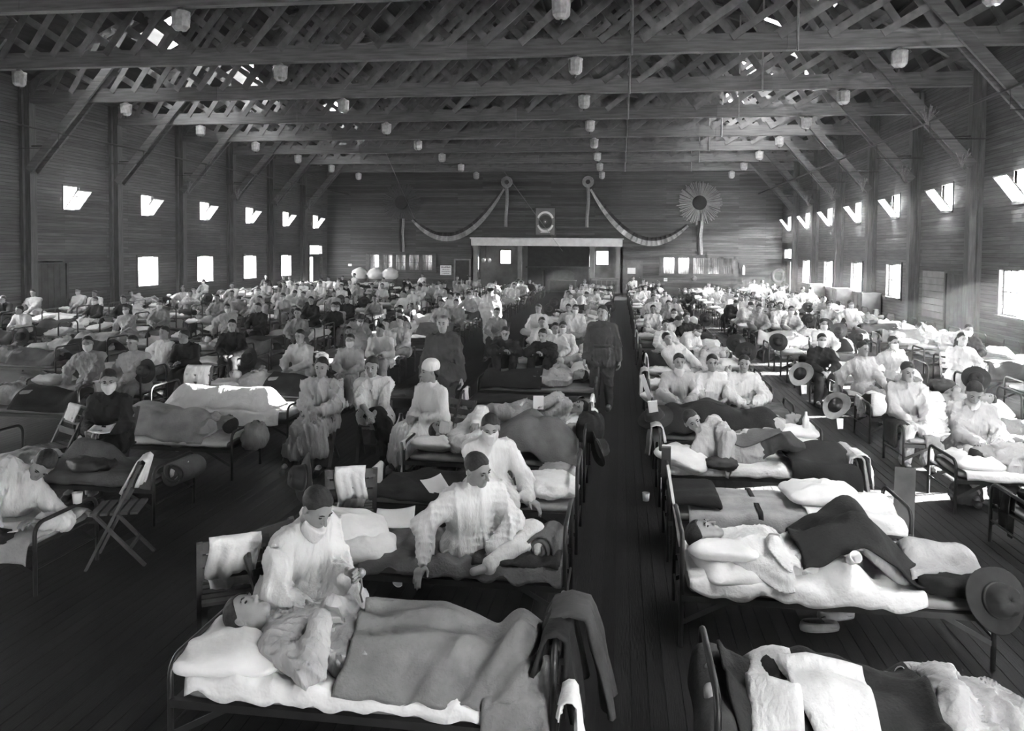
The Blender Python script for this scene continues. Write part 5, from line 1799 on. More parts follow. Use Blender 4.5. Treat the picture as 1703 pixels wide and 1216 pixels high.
cloth('blanket', drape(.50, 1.36, 3.3, 4.02, MT + .02, rig_bumps(gJ, .012) + [(gJ.elL + V(0, 0, LOW), gJ.wrL + V(0, 0, LOW), .10, .08), (gJ.elR + V(0, 0, LOW), gJ.wrR + V(0, 0, LOW), .10, .08)], hn=.22, hf=.14, amp=.05, seed=47, smooth=3, edge=.02, slope=1.1, freq=44, fold_dir=.6, step=.02), 'blanket_dark', 'dark blanket over the patient on the nearest right cot', 'blanket', .012)
cloth('blanket_roll', drape(.40, .52, 3.36, 3.98, .52, [((.46, 3.44, .54), (.46, 3.9, .58), .07, .08)], hn=.30, ha=.14, hb=.06, amp=.03, seed=48, smooth=3), 'wool_mid', 'grey-green blanket folded over the aisle rail of the nearest right cot', 'blanket', .014)
cloth('towel', drape(.60, .80, 3.40, 3.90, MT + .05, rig_bumps(gJ, .03), hn=.03, hf=.02, amp=.05, seed=49, smooth=2, slope=1.1, freq=30, edge=.02), 'gown_white', 'pale waffle towel thrown over the shins on the nearest right cot', 'towel', .010)
cloth('shirt', drape(.88, 1.10, 3.31, 3.68, MT + .07, rig_bumps(gJ, .045), hn=.06, hf=.0, amp=.05, seed=50, smooth=2, slope=1.1, freq=34, edge=.03, skew=-.5), 'gown_white', 'crumpled white undershirt lying on the dark blanket of the nearest right cot', 'shirt', .012)
cup((1.40, 3.86, .60), 'white cup by the clasped hands of the nearest right patient', (0, -1.2, .3))
sheet_paper('card', (.80, 3.28, .52), .05, .12, (1.2, .2, .4), 'pale card tucked at the near side of the nearest right cot', 'card')

# --- second right cot: patient with knees drawn up
cot(CX2, 5.22, 'second iron cot right of the aisle, its patient with knees drawn up', tall='L')
gK = Rig((1.24, 5.58, .57), (-1, 0, .10), (0, -.05, 1), (1.00, 5.62, .72), (1.05, 5.46, .73), (1.86, 5.66, .52), (1.90, 5.46, .52), look=(.35, -.12, .9), tilt=(-1, 0, .5), bend=(-1, 0, .18),
         poleFL=(-.3, 0, 1), poleFR=(-.3, 0, 1), poleHL=(.7, .8, -.5), poleHR=(.7, -.8, -.6), toes=(.9, 0, .2), dirL=(.3, -.7, -.1), dirR=(.2, .7, .0), palmL=(0, 0, -1), palmR=(0, 0, -1), curl=.45)
o = build_person(gK, dict(top=('pajama', 'gown_white'), legs='gown_grey'), .0082, True, seed=42)
lower(o)
tag(o, 'patient lying on the second right cot, knees up, hands on his chest', 'person')
pillow(.74, 5.60, MT + .12, 1.45, 'upper white pillow under the head of the second right patient', 1, (0, .25))
pillow(.78, 5.52, MT + .045, 1.75, 'lower white pillow on the second right cot', 0)
cloth('sheet', drape(.48, 1.95, 5.215, 5.92, MT + .012, [((1.42, 5.42, .5), (1.50, 5.36, .56), .07, .05)], hn=.10, hf=.08, amp=.05, seed=53, smooth=2, freq=26), 'sheet', 'white sheet spilling over the near edge of the second right cot', 'sheet', .007)
cloth('blanket', drape(1.20, 2.02, 5.30, 5.94, MT + .04, rig_bumps(gK), hn=.0, hf=.16, amp=.045, seed=55, smooth=3, edge=.03, slope=1.5, freq=42, fold_dir=.9, step=.02), 'blanket_dark', 'dark blanket tented over the raised knees on the second right cot', 'blanket', .012)
cloth('shirt', drape(1.90, 2.36, 5.36, 5.90, MT + .12, [((2.0, 5.6, .60), (2.3, 5.55, .56), .07, .06)], hn=.06, hf=.1, hb=.05, amp=.035, seed=57, smooth=3), 'gown_grey', 'pale army shirt spread over the far end of the second right cot', 'shirt', .012)
heap('dark_trousers', (2.20, 5.32, MT + .07), (.26, .10, .07), 'wool_dark', 'dark folded trousers near the hat on the second right cot', 'trousers', 23, rot=-.2)
hat((2.34, 5.18, .46), (1.2, .0, .35), 'large dark campaign hat hung on the end of the second right cot', s=1.05)
cup((1.50, 5.28, .62), 'white paper cup leaning on the sheet of the second right cot', (.9, .3, 0))
slipper((1.40, 5.60, 0), .15, 'nearer of two pale low shoes on the floor under the second right cot')
slipper((1.56, 5.80, 0), .25, 'farther of two pale low shoes on the floor under the second right cot')
MB_ = MB().bar((.47, 5.95, .42), (.37, 5.85, 1.02), .02, .09, (0, 1, 0)).obj('leaning_board', 'white_paint'); tag(MB_, 'pale narrow board leaning at the head of the second right cot', 'board')

# --- third right cot, made up and empty
cot(CX2, 6.66, 'third iron cot right of the aisle, neatly made with a striped blanket', tall='L')
sb_ = cloth('striped_blanket', drape(.60, 1.62, 6.66, 7.38, MT + .02, [((.7, 7.0, MT), (1.5, 7.0, MT), .05, .05)], hn=.14, hf=.12, amp=.012, seed=61, smooth=4, freq=10), 'blanket_light', 'light grey blanket with a dark stripe on the third right cot', 'blanket', .014)
cloth('stripe', drape(1.16, 1.20, 6.66, 7.38, MT + .045, [((.7, 7.0, MT + .022), (1.5, 7.0, MT + .022), .05, .05)], hn=.14, hf=.12, amp=.0, seed=61, smooth=4, step=.02), 'blanket_dark', '', '', .006, None, sb_)
cloth('folded_blanket', drape(.46, .84, 6.72, 7.28, MT + .10, [], hn=.05, hf=.05, ha=.02, hb=.05, amp=.02, seed=63, smooth=3), 'wool_dark', 'dark folded blanket at the aisle end of the third right cot', 'blanket', .03)
cloth('sheet', drape(1.56, 2.30, 6.64, 7.40, MT + .04, [((2.05, 7.0, MT + .03), (2.2, 7.0, MT + .03), .12, .12)], hn=.13, hf=.13, hb=.05, amp=.02, seed=65, smooth=3), 'sheet', 'white sheet turned over the far end of the third right cot', 'sheet', .008)
pillow(1.74, 7.06, MT + .12, .1, 'white pillow lying on the sheet of the third right cot', 2)
cup((.30, 8.28, 0.0), 'white paper cup standing on the floor of the main aisle')
MB_ = MB().bar((.45, 7.42, .40), (.42, 6.95, .90), .02, .08, (1, 0, 0)).obj('leaning_board', 'trim_wood'); tag(MB_, 'thin wooden board leaning at the head of the third right cot', 'board')

# --- fourth right cot: man propped on his elbow
cot(CX2, 8.10, 'fourth iron cot right of the aisle with a man propped on his elbow', tall='L')
gL = Rig((1.30, 8.46, .58), (-1, -.08, .34), (.10, -.85, .5), (1.06, 8.14, .56), (.60, 8.42, .52), (2.05, 8.44, .53), (2.0, 8.58, .55), look=(.30, -.95, -.12), tilt=(-.5, -.05, .85), bend=(-1, -.1, .75),
         poleHR=(-.6, -.3, -.6), poleHL=(.5, -.6, .2), poleFL=(0, -.6, .8), poleFR=(0, -.3, 1), toes=(.6, -.3, .6), dirL=(.3, -.7, -.5), curl=.4)
o = build_person(gL, dict(top=('pajama', 'gown_grey'), legs='wool_mid'), .010, True, seed=45)
lower(o)
tag(o, 'man in a pale nightshirt propped on one elbow on the fourth right cot', 'person')
pillow(.70, 8.30, MT + .06, 1.2, 'white pillow hanging over the near corner of the fourth right cot', 3, (.25, .1))
cloth('sheet', drape(.5, 2.2, 8.10, 8.80, MT + .012, [], hn=.08, hf=.1, amp=.02, seed=67, smooth=2), 'sheet', 'white sheet under the man on the fourth right cot', 'sheet', .007)
cloth('blanket', drape(1.18, 1.66, 8.30, 8.84, MT + .03, rig_bumps(gL), hn=.0, hf=.15, amp=.02, seed=69, smooth=4, slope=1.1), 'blanket_mid', 'grey blanket over the hips of the man on his elbow', 'blanket', .012)
cloth('plaid_blanket', drape(1.72, 2.36, 8.08, 8.82, MT + .08, [((1.9, 8.4, .56), (2.2, 8.4, .58), .08, .08)], hn=.40, hf=.1, hb=.12, amp=.028, seed=71, smooth=4, freq=12), 'blanket_dark', 'dark plaid blanket hanging down the far end of the fourth right cot', 'blanket', .014)
hung_cloth('shirt', 'y', (2.36, 8.45, BHL + .03), .6, .16, .38, 'gown_grey', 'striped shirt and towels over the far rail of the fourth right cot', 'shirt', 35, spread=.05, flare=1.4, thick=.02)
hung_cloth('towel', 'y', (2.40, 8.30, BHL + .05), .3, .2, .36, 'sheet', 'white towel thrown over the striped shirt on the fourth right cot', 'towel', 36, spread=.07, flare=1.4)
heap('folded_jacket', (1.04, 8.12, MT + .06), (.15, .10, .06), 'wool_mid', 'folded jacket on the near edge of the fourth right cot', 'coat', 37)
MB_ = MB().bar((.46, 8.85, .40), (.36, 8.55, 1.0), .02, .10, (1, 0, 0)).obj('leaning_board', 'white_paint'); tag(MB_, 'white board leaning at the aisle end of the fourth right cot', 'board')
hung_cloth('towel', 'y', (.41, 8.62, BH + .02), .45, .34, .2, 'gown_grey', 'pale cloth under a dark hat over the aisle rail of the fourth right cot', 'towel', 38, spread=.05, flare=1.2)
hat((.40, 8.70, BH + .05), (.5, -.3, 0), 'dark hat on the aisle rail of the fourth right cot')

# --- fifth right cot: patient asleep, head away from the aisle
cot(CX2, 9.52, 'fifth iron cot right of the aisle with a sleeper under a black blanket', tall='L')
gM = Rig((1.48, 9.86, .56), (1, 0, .08), (0, 0, 1), (1.45, 9.70, .58), (1.45, 10.02, .58), (.68, 9.78, .55), (.68, 9.95, .55), look=(-.1, .5, 1), tilt=(1, 0, .1), poleFL=(0, 0, 1), poleFR=(0, 0, 1), toes=(-.2, 0, 1))
o = build_person(gM, dict(top=('pajama', 'gown_grey'), legs='gown_grey'), .015, True, seed=48)
lower(o)
tag(o, 'sleeper on the fifth right cot, head away from the aisle', 'person')
pillow(2.14, 9.86, MT + .06, 1.5, 'white pillow under the sleeper on the fifth right cot', 1)
cloth('sheet', drape(1.4, 2.3, 9.50, 10.24, MT + .015, [], hn=.12, hf=.1, hb=.02, amp=.02, seed=73, smooth=2), 'sheet', 'white sheet showing at the far end of the fifth right cot', 'sheet', .007)
cloth('blanket', drape(.55, 1.96, 9.52, 10.24, MT + .03, rig_bumps(gM, .03), hn=.06, hf=.12, amp=.045, seed=75, smooth=3, edge=.03, slope=1.1, freq=12), 'blanket_dark', 'black blanket over the sleeper on the fifth right cot', 'blanket', .012)
b_ = MB().lathe([(.035, 0), (.04, .10), (.016, .15), (.014, .19)], 12).obj('bottle', 'cup_white', None, True, (2.20, 9.66, MT + .13)); tag(b_, 'white bottle standing on the pillow end of the fifth right cot', 'bottle')

# --- straw hats hung beyond
for c_, l_ in (((2.50, 9.50, .84), 'straw hat hung on the far post of the fifth right cot'), ((2.42, 10.96, .98), 'straw hat hung behind the three seated men')):
    hat(c_, (-1.35, .15, .35), l_, True, 1.0)
    sheet_paper('card', (c_[0] + .03, c_[1] - .03, c_[2] - .20), .07, .12, (1.4, 0, .2), 'small paper tag below the ' + l_.split(' hung')[0] + (' of the fifth right cot' if 'fifth' in l_ else ' behind the three men'), 'card')

# --- sixth right cot: three men side by side on its edge
cot(CX2, 11.0, 'sixth iron cot right of the aisle under three seated men', tall='L')
for i, (x, tp, lb, hd) in enumerate(((.82, ('pajama', 'gown_grey'), 'left one of three men seated in a row on the sixth right cot', 0), (1.26, ('short', 'gown_white'), 'middle one of three men seated in a row on the sixth right cot, bare forearms', 0), (1.68, ('pajama', 'gown_white'), 'right one of three men seated in a row on the sixth right cot', 0))):
    g_ = Rig((x, 11.10, .48), (.02 * (i - 1), -.10, 1), (.08 - .08 * i, -1, 0), (x + .10, 10.72, .60), (x - .06, 10.70, .60), (x + .13, 10.62, .08), (x - .13, 10.62, .08), look=(.1 - .1 * i, -1, -.1), curl=.8, size=.96, bend=(0, -.2, 1), poleHL=(.9, -.1, -.5), poleHR=(-.9, -.1, -.5))
    o = build_person(g_, dict(top=tp, legs='wool_mid' if i != 1 else 'gown_mid', shoes='leather'), .0115, True, seed=51 + i, mask='low' if i == 0 else None)
    tag(o, lb, 'person')
pillow(.62, 11.25, MT + .1, 1.3, 'crumpled white pillow at the aisle end of the sixth right cot', 3, (.2, .2))
cloth('blanket', drape(.6, 2.3, 11.0, 11.72, MT + .02, [], hn=.1, hf=.1, amp=.03, seed=77, smooth=4), 'blanket_mid', 'grey blanket under the three seated men', 'blanket', .012)
MB_ = MB().bar((.5, 10.7, .42), (.30, 10.5, .98), .02, .06, (1, 0, 0)).obj('leaning_board', 'white_paint'); tag(MB_, 'thin white board leaning at the aisle end of the sixth right cot', 'board')
hung_cloth('towel', 'y', (.40, 12.35, BH + .04), .45, .42, .2, 'gown_grey', 'pale cloth hanging over the aisle rail beyond the sixth right cot', 'towel', 39, spread=.05)

# --- left group of cots
cot(CX0, 5.25, 'nearest iron cot of the far left line, a reader propped on it', tall='L')
gN = Rig((-5.00, 5.62, .58), (.85, .05, .45), (.25, -.8, .1), (-4.36, 5.40, .58), (-4.66, 5.30, .56), (-5.75, 5.7, .54), (-5.8, 5.55, .54), look=(.25, -.75, -.65), tilt=(.7, -.2, .6), bend=(.85, .0, .85), poleFL=(0, 0, 1), poleFR=(0, 0, 1), poleHL=(.6, 0, -.6), poleHR=(0, -.6, -.6), toes=(-.5, -.4, .5))
o = build_person(gN, dict(top=('pajama', 'gown_white'), legs='gown_grey'), .0095, True, seed=54)
lower(o)
tag(o, 'man in a pale nightshirt bent over writing on the nearest far-left cot', 'person')
cloth('sheet', drape(-6.15, -4.33, 5.24, 5.96, MT + .014, [], hn=.18, hf=.1, hb=.02, amp=.024, seed=79, smooth=3), 'blanket_light', 'pale sheet hanging over the nearest far-left cot', 'sheet', .008)
sheet_paper('writing_paper', (-4.60, 5.34, MT + .06), .3, .2, (.05, 0, .2), 'sheet of writing paper under the hands of the man on the nearest far-left cot')
heap('dark_clothes', (-4.62, 5.26, MT + .02), (.14, .08, .05), 'wool_dark', 'dark cloth at the near corner of the nearest far-left cot', 'clothes', 29)
folding_chair((-4.08, 5.98, 0), math.radians(-70), 'wooden folding chair with a white towel between the two nearest far-left cots')
sheet_on_chair((-4.08, 5.98, 0), math.radians(-70), 'white towel over the chair between the two nearest far-left cots', 40, .26, .40)
cup((-4.28, 5.72, BHL + .012), 'white cup balanced on the end rail of the nearest far-left cot')
cot(CX0, 6.76, 'second iron cot of the far left line, a blanket roll hanging at its foot', tall='L')
cloth('blanket', drape(-5.7, -4.30, 6.76, 7.48, MT + .02, [((-5.3, 7.2, .56), (-5.0, 7.1, .56), .12, .1)], hn=.08, hf=.1, hb=.02, amp=.03, seed=81, smooth=4), 'blanket_mid', 'grey blanket on the second far-left cot', 'blanket', .012)
roll('bedroll', (-4.16, 7.08, .46), .34, .13, 'blanket_mid', 'rolled bedding slung on the end rail of the second far-left cot', 'bedroll', 1.45, seed=5)
pillow(-5.9, 7.1, MT + .06, 1.5, 'white pillow on the second far-left cot', 1)
cloth('sheet', drape(-6.18, -5.5, 6.76, 7.48, MT + .03, [], hn=.12, hf=.1, amp=.03, seed=82, smooth=3), 'sheet', 'white sheet at the head of the second far-left cot', 'sheet', .008)
heap('boots_bundle', (-5.05, 6.95, MT + .08), (.22, .12, .08), 'leather', 'dark boots and cloth bundled on the second far-left cot', 'clothes', 44)
gO = Rig((-5.42, 7.80, .53), (0, -.05, 1), (.12, -1, 0), (-5.22, 7.42, .72), (-5.40, 7.40, .70), (-5.28, 7.36, .10), (-5.55, 7.36, .10), look=(.5, -.9, -.25), curl=.6)
o = build_person(gO, dict(top=('tunic', 'wool_dark'), legs='wool_dark', shoes='leather'), .011, True, mask='on', seed=57)
tag(o, 'masked man in a black coat sitting behind the second far-left cot', 'person')
sheet_paper('paper', (-5.22, 7.36, .74), .22, .16, (.3, 0, .2), 'white paper held by the masked man in black')
cup((-5.52, 7.55, .0), 'white tin cup beside the masked man in black')
folding_chair((-5.45, 7.85, 0), .1, 'wooden folding chair under the masked man in black')
folding_chair((-6.0, 7.75, 0), -.5, 'folding chair with pale slats left of the masked man in black')
sheet_on_chair((-6.0, 7.75, 0), -.5, 'white cloth on the pale-slatted chair left of the masked man', 47, .30, .2)
folding_chair((-6.2, 6.65, 0), .4, 'dark folding chair with a white cloth left of the second far-left cot')
sheet_on_chair((-6.2, 6.65, 0), .4, 'white cloth on the dark chair left of the second far-left cot', 48, .4, .3)
cot(CX0, 8.25, 'third iron cot of the far left line, a sleeper rolled in a pale blanket', tall='L')
gP = Rig((-5.15, 8.58, .57), (1, .0, .08), (0, -.2, 1), (-5.1, 8.45, .6), (-5.1, 8.7, .6), (-5.95, 8.5, .55), (-5.95, 8.66, .55), look=(.1, .6, .8), tilt=(1, 0, .1), poleFL=(0, 0, 1), poleFR=(0, 0, 1), toes=(-.2, 0, 1))
o = build_person(gP, dict(top=('pajama', 'gown_grey'), legs='gown_grey'), .015, True, seed=60)
lower(o)
tag(o, 'sleeper turned away on the third far-left cot', 'person')
cloth('blanket', drape(-6.1, -4.62, 8.25, 8.97, MT + .03, rig_bumps(gP, .03), hn=.05, hf=.1, amp=.024, seed=83, smooth=4, edge=.03), 'blanket_light', 'pale blanket wrapped round the sleeper on the third far-left cot', 'blanket', .012)
cloth('sheet', drape(-6.15, -4.33, 8.24, 8.96, MT + .012, [], hn=.05, hf=.05, amp=.012, seed=84, smooth=2), 'sheet', 'white sheet under the sleeper on the third far-left cot', 'sheet', .007)
heap('sack', (-4.12, 8.5, .44), (.12, .17, .16), 'gown_mid', 'lumpy grey sack hanging at the end of the third far-left cot', 'sack', 51)
cot(CX0, 9.75, 'fourth iron cot of the far left line, its white bedding in full sun', tall='L')
cloth('sheet', drape(-6.15, -4.4, 9.75, 10.47, MT + .02, [((-5.9, 10.1, .55), (-4.7, 10.1, .56), .16, .12)], hn=.16, hf=.12, amp=.04, seed=85, smooth=4, freq=14), 'sheet', 'heaped white sheet glaring in the sun on the fourth far-left cot', 'sheet', .01)
folding_chair((-6.15, 10.75, 0), .1, 'folding chair behind the sunlit far-left cot, white cloth on it')
sheet_on_chair((-6.15, 10.75, 0), .1, 'white cloth on the chair behind the sunlit far-left cot', 52, .36, .34)

# --- right-hand lines
cot(CX3, 6.90, 'iron cot at the right edge of the picture, only its end rail showing')
cloth('blanket', drape(3.5, 5.2, 6.9, 7.6, MT + .02, [], hn=.1, hf=.1, amp=.03, seed=86, smooth=3), 'blanket_light', 'pale blanket on the cot at the right edge of the picture', 'blanket', .012)
heap('dark_clothes', (3.62, 7.2, MT + .09), (.16, .2, .12), 'wool_dark', 'dark clothes heaped on the cot at the right edge of the picture', 'clothes', 55)
hung_cloth('dark_coat', 'y', (3.38, 7.4, BHL), .3, .2, .4, 'wool_dark', 'dark cloth over the end rail at the right edge of the picture', 'coat', 56)
cot(CX3, 8.36, 'second iron cot of the next line right, pale blankets on it')
gQ = Rig((4.35, 8.60, .56), (-1, 0, .08), (0, -.5, 1), (4.1, 8.45, .66), (4.1, 8.8, .66), (5.1, 8.6, .55), (5.1, 8.75, .55), look=(-.1, .3, 1), tilt=(-1, 0, .1), poleFL=(0, 0, 1), poleFR=(0, 0, 1), toes=(.2, 0, 1))
o = build_person(gQ, dict(top=('pajama', 'gown_grey'), legs='gown_grey'), .015, True, seed=63)
lower(o)
tag(o, 'sleeper lying in front of the downward-looking man on the right', 'person')
cloth('blanket', drape(4.1, 5.2, 8.36, 9.06, MT + .03, rig_bumps(gQ), hn=.05, hf=.1, amp=.03, seed=87, smooth=4), 'blanket_light', 'pale blanket over the sleeper on the second cot of the next line right', 'blanket', .012)
cloth('sheet', drape(3.45, 5.2, 8.34, 9.07, MT + .012, [], hn=.08, hf=.05, amp=.02, seed=88, smooth=2), 'sheet', 'white sheet on the second cot of the next line right', 'sheet', .007)
pillow(3.66, 8.7, MT + .06, 1.5, 'white pillow on the second cot of the next line right', 2)
gR = Rig((3.80, 9.16, .50), (-.03, -.10, 1), (-.12, -1, 0), (3.94, 8.78, .62), (3.74, 8.74, .62), (3.90, 8.72, .10), (3.68, 8.72, .10), look=(-.2, -.8, -.55), bend=(0, -.2, 1), curl=.7)
o = build_person(gR, dict(top=('pajama', 'gown_grey'), legs='gown_grey', shoes='leather'), .011, True, mask='low', seed=66)
tag(o, 'man in a pale gown looking down at his hands near the right edge', 'person')
for c_, l_ in (((3.62, 8.75, .0), 'left'), ((4.05, 8.85, 0), 'right')):
    heap('boot_pair', (c_[0], c_[1], .10), (.14, .12, .13), 'leather', l_ + ' pair of dark boots under the second cot of the next line right', 'boots', 58 if l_ == 'left' else 59)
cot(CX3, 9.83, 'third iron cot of the next line right, a man with folded hands on it')
cloth('blanket', drape(3.6, 5.2, 9.83, 10.53, MT + .02, [((3.7, 10.2, .5), (4.8, 10.2, .52), .1, .08)], hn=.14, hf=.1, amp=.03, seed=89, smooth=4), 'blanket_mid', 'grey blanket on the third cot of the next line right', 'blanket', .012)
hung_cloth('dark_coat', 'y', (3.38, 10.18, BHL + .02), .55, .3, .2, 'wool_dark', 'dark coat covering the aisle rail of the third cot of the next line right', 'coat', 61, spread=.06, thick=.03)
gU = Rig((3.55, 10.40, .50), (0, -.06, 1), (0, -1, 0), (3.66, 10.00, .60), (3.46, 10.00, .60), (3.68, 9.95, .10), (3.42, 9.95, .10), look=(.05, -1, -.25), curl=.9)
o = build_person(gU, dict(top=('pajama', 'gown_grey'), legs='gown_grey', shoes='leather'), .0115, True, seed=69)
tag(o, 'man with folded hands sitting by a dark coat, third cot of the next line right', 'person')
MB_ = MB().bar((2.62, 7.62, .0), (2.74, 7.95, .55), .02, .18, (1, -.4, 0)).obj('leaning_board', 'trim_wood'); tag(MB_, 'wide grey board leaning behind the far end of the third right cot', 'board')
# ------------------------------------------------------------------ the crowd of cots and patients beyond
SEEN = [(-14.69, 17.54, "sit", "w", 0), (-12.02, 17.39, "prop", "g", 1), (-14.84, 21.52, "sit", "d", 1), (-13.99, 21.14, "sit", "d", 0), 
        (-17.71, 27.28, "rec", "g", 0), (-8.19, 11.69, "prop", "g", 1), (-7.09, 11.15, "prop", "g", 0), (-15.95, 27.23, "prop", "g", 0), 
        (-15.37, 27.42, "prop", "g", 1), (-12.39, 22.24, "sit", "m", 0), (-12.16, 20.21, "sit", "m", 1), (-13.28, 21.66, "rec", "g", 0), 
        (-12.45, 23.39, "bend", "m", 0), (-15.43, 30.18, "prop", "g", 0), (-13.05, 25.39, "sit", "m", 0), (-9.93, 19.05, "prop", "g", 1), 
        (-9.36, 19.2, "sit", "d", 0), (-7.22, 14.99, "sit", "d", 0), (-7.9, 13.6, "hips", "w", 0), (-7.39, 12.15, "sit", "d", 0), 
        (-15.82, 33.39, "sit", "w", 1), (-15.32, 32.85, "sit", "g", 0), (-12.74, 26.83, "sit", "g", 1), (-10.79, 23.27, "cross", "g", 0), 
        (-12.66, 28.33, "sit", "g", 0), (-13.81, 31.38, "sit", "m", 0), (-12.88, 30.47, "sit", "w", 0), (-10.37, 23.87, "sit", "g", 1), 
        (-12.39, 30.65, "sit", "g", 0), (-10.4, 26.23, "sit", "m", 0), (-12.68, 32.44, "sit", "w", 1), (-14.49, 38.04, "sit", "w", 0), 
        (-12.58, 34.6, "prop", "w", 0), (-10.89, 30.58, "sit", "w", 1), (-10.58, 31.28, "sit", "m", 0), (-8.22, 23.46, "sit", "d", 0), 
        (-7.48, 20.71, "prop", "g", 1), (-7.55, 19.69, "sit", "d", 1), (-8.8, 21.15, "sit", "d", 0), (-6.9, 17.2, "sit", "m", 0), 
        (-9.86, 26.4, "sit", "g", 0), (-9.7, 31.58, "sit", "w", 0), (-7.1, 23.13, "sit", "m", 0), (-7.26, 25.75, "cross", "w", 0), 
        (-7.37, 28.22, "cross", "w", 1), (-9.41, 34.23, "bend", "w", 0), (-9.43, 35.79, "sit", "w", 0), (-10.58, 42.34, "rec", "g", 0), 
        (-8.12, 33.36, "cross", "g", 0), (-4.73, 16.18, "sit", "g", 0), (-3.96, 15.64, "cross", "g", 0), (-5.32, 13.11, "sit", "w", 0), 
        (-4.34, 12.82, "sit", "g", 1), (-4.25, 14.38, "sit", "w", 0), (-5.74, 15.97, "rec", "g", 0), (-5.32, 18.72, "sit", "d", 0), 
        (-7.52, 33.63, "sit", "d", 0), (-7.69, 38.93, "sit", "w", 0), (-7.14, 33.11, "sit", "w", 0), (-4.96, 34.54, "sit", "w", 0), 
        (-4.94, 37.48, "sit", "w", 0), (-4.65, 38.4, "sit", "w", 1), (-4.54, 39.28, "sit", "d", 0), (-4.18, 33.48, "cross", "g", 0), 
        (-2.46, 20.61, "cross", "w", 0), (-1.69, 17.08, "sit", "w", 0), (-2.9, 18.94, "sit", "m", 0), (-1.27, 15.98, "sit", "w", 0), 
        (-1.12, 16.17, "cross", "w", 1), (-1.12, 20.51, "cross", "w", 1), (-1.31, 21.87, "sit", "g", 0), (-1.77, 27.01, "cross", "w", 0), 
        (-1.64, 26.88, "sit", "w", 0), (-2.18, 33.58, "sit", "w", 1), (-1.55, 32.62, "cross", "w", 0), (-1.8, 40.34, "sit", "w", 0), 
        (-2.07, 14.81, "knees", "d", 0), (-1.34, 13.63, "knees", "d", 0), (-4.44, 21.54, "sit", "m", 0), (-4.92, 22.24, "sit", "g", 0), 
        (-4.81, 30.42, "sit", "m", 0), (1.18, 38.97, "sit", "d", 0), (1.45, 37.55, "sit", "d", 0), (1.72, 36.93, "sit", "w", 0), 
        (0.76, 32.82, "sit", "w", 0), (1.09, 34.07, "cross", "w", 1), (1.75, 30.54, "prop", "g", 0), (1.15, 26.22, "prop", "w", 0), 
        (1.64, 25.67, "sit", "g", 0), (0.88, 21.72, "cross", "w", 0), (1.4, 22.61, "sit", "m", 0), (1.35, 19.42, "sit", "d", 1), 
        (0.92, 17.55, "sit", "w", 0), (1.46, 16.71, "bend", "w", 1), (0.9, 13.9, "situp", "w", 0), (2.73, 31.85, "sit", "d", 0), 
        (4.17, 37.81, "sit", "w", 0), (4.09, 33.94, "prop", "g", 0), (4.3, 32.36, "sit", "m", 0), (3.55, 25.69, "bend", "d", 0), 
        (4.23, 27.87, "sit", "g", 0), (4.26, 26.43, "sit", "g", 1), (3.72, 21.98, "sit", "m", 0), (4.53, 23.18, "cross", "w", 0), 
        (4.51, 21.27, "sit", "g", 1), (4.19, 18.03, "sit", "w", 1), (3.43, 15.07, "sit", "d", 1), (3.81, 13.31, "prop", "g", 0), 
        (6.69, 37.31, "sit", "g", 0), (7.03, 37.43, "sit", "d", 0), (6.81, 34.27, "prop", "w", 0), (6.17, 29.79, "cross", "g", 0), 
        (6.54, 28.39, "bend", "w", 0), (6.47, 27.07, "sit", "m", 0), (6.18, 24.75, "sit", "g", 1), (6.59, 24.3, "prop", "w", 1), 
        (4.77, 14.63, "prop", "g", 1), (6.97, 16.7, "sit", "d", 1), (5.91, 14.79, "rec", "g", 0), (7.73, 20.57, "rec", "g", 0)]

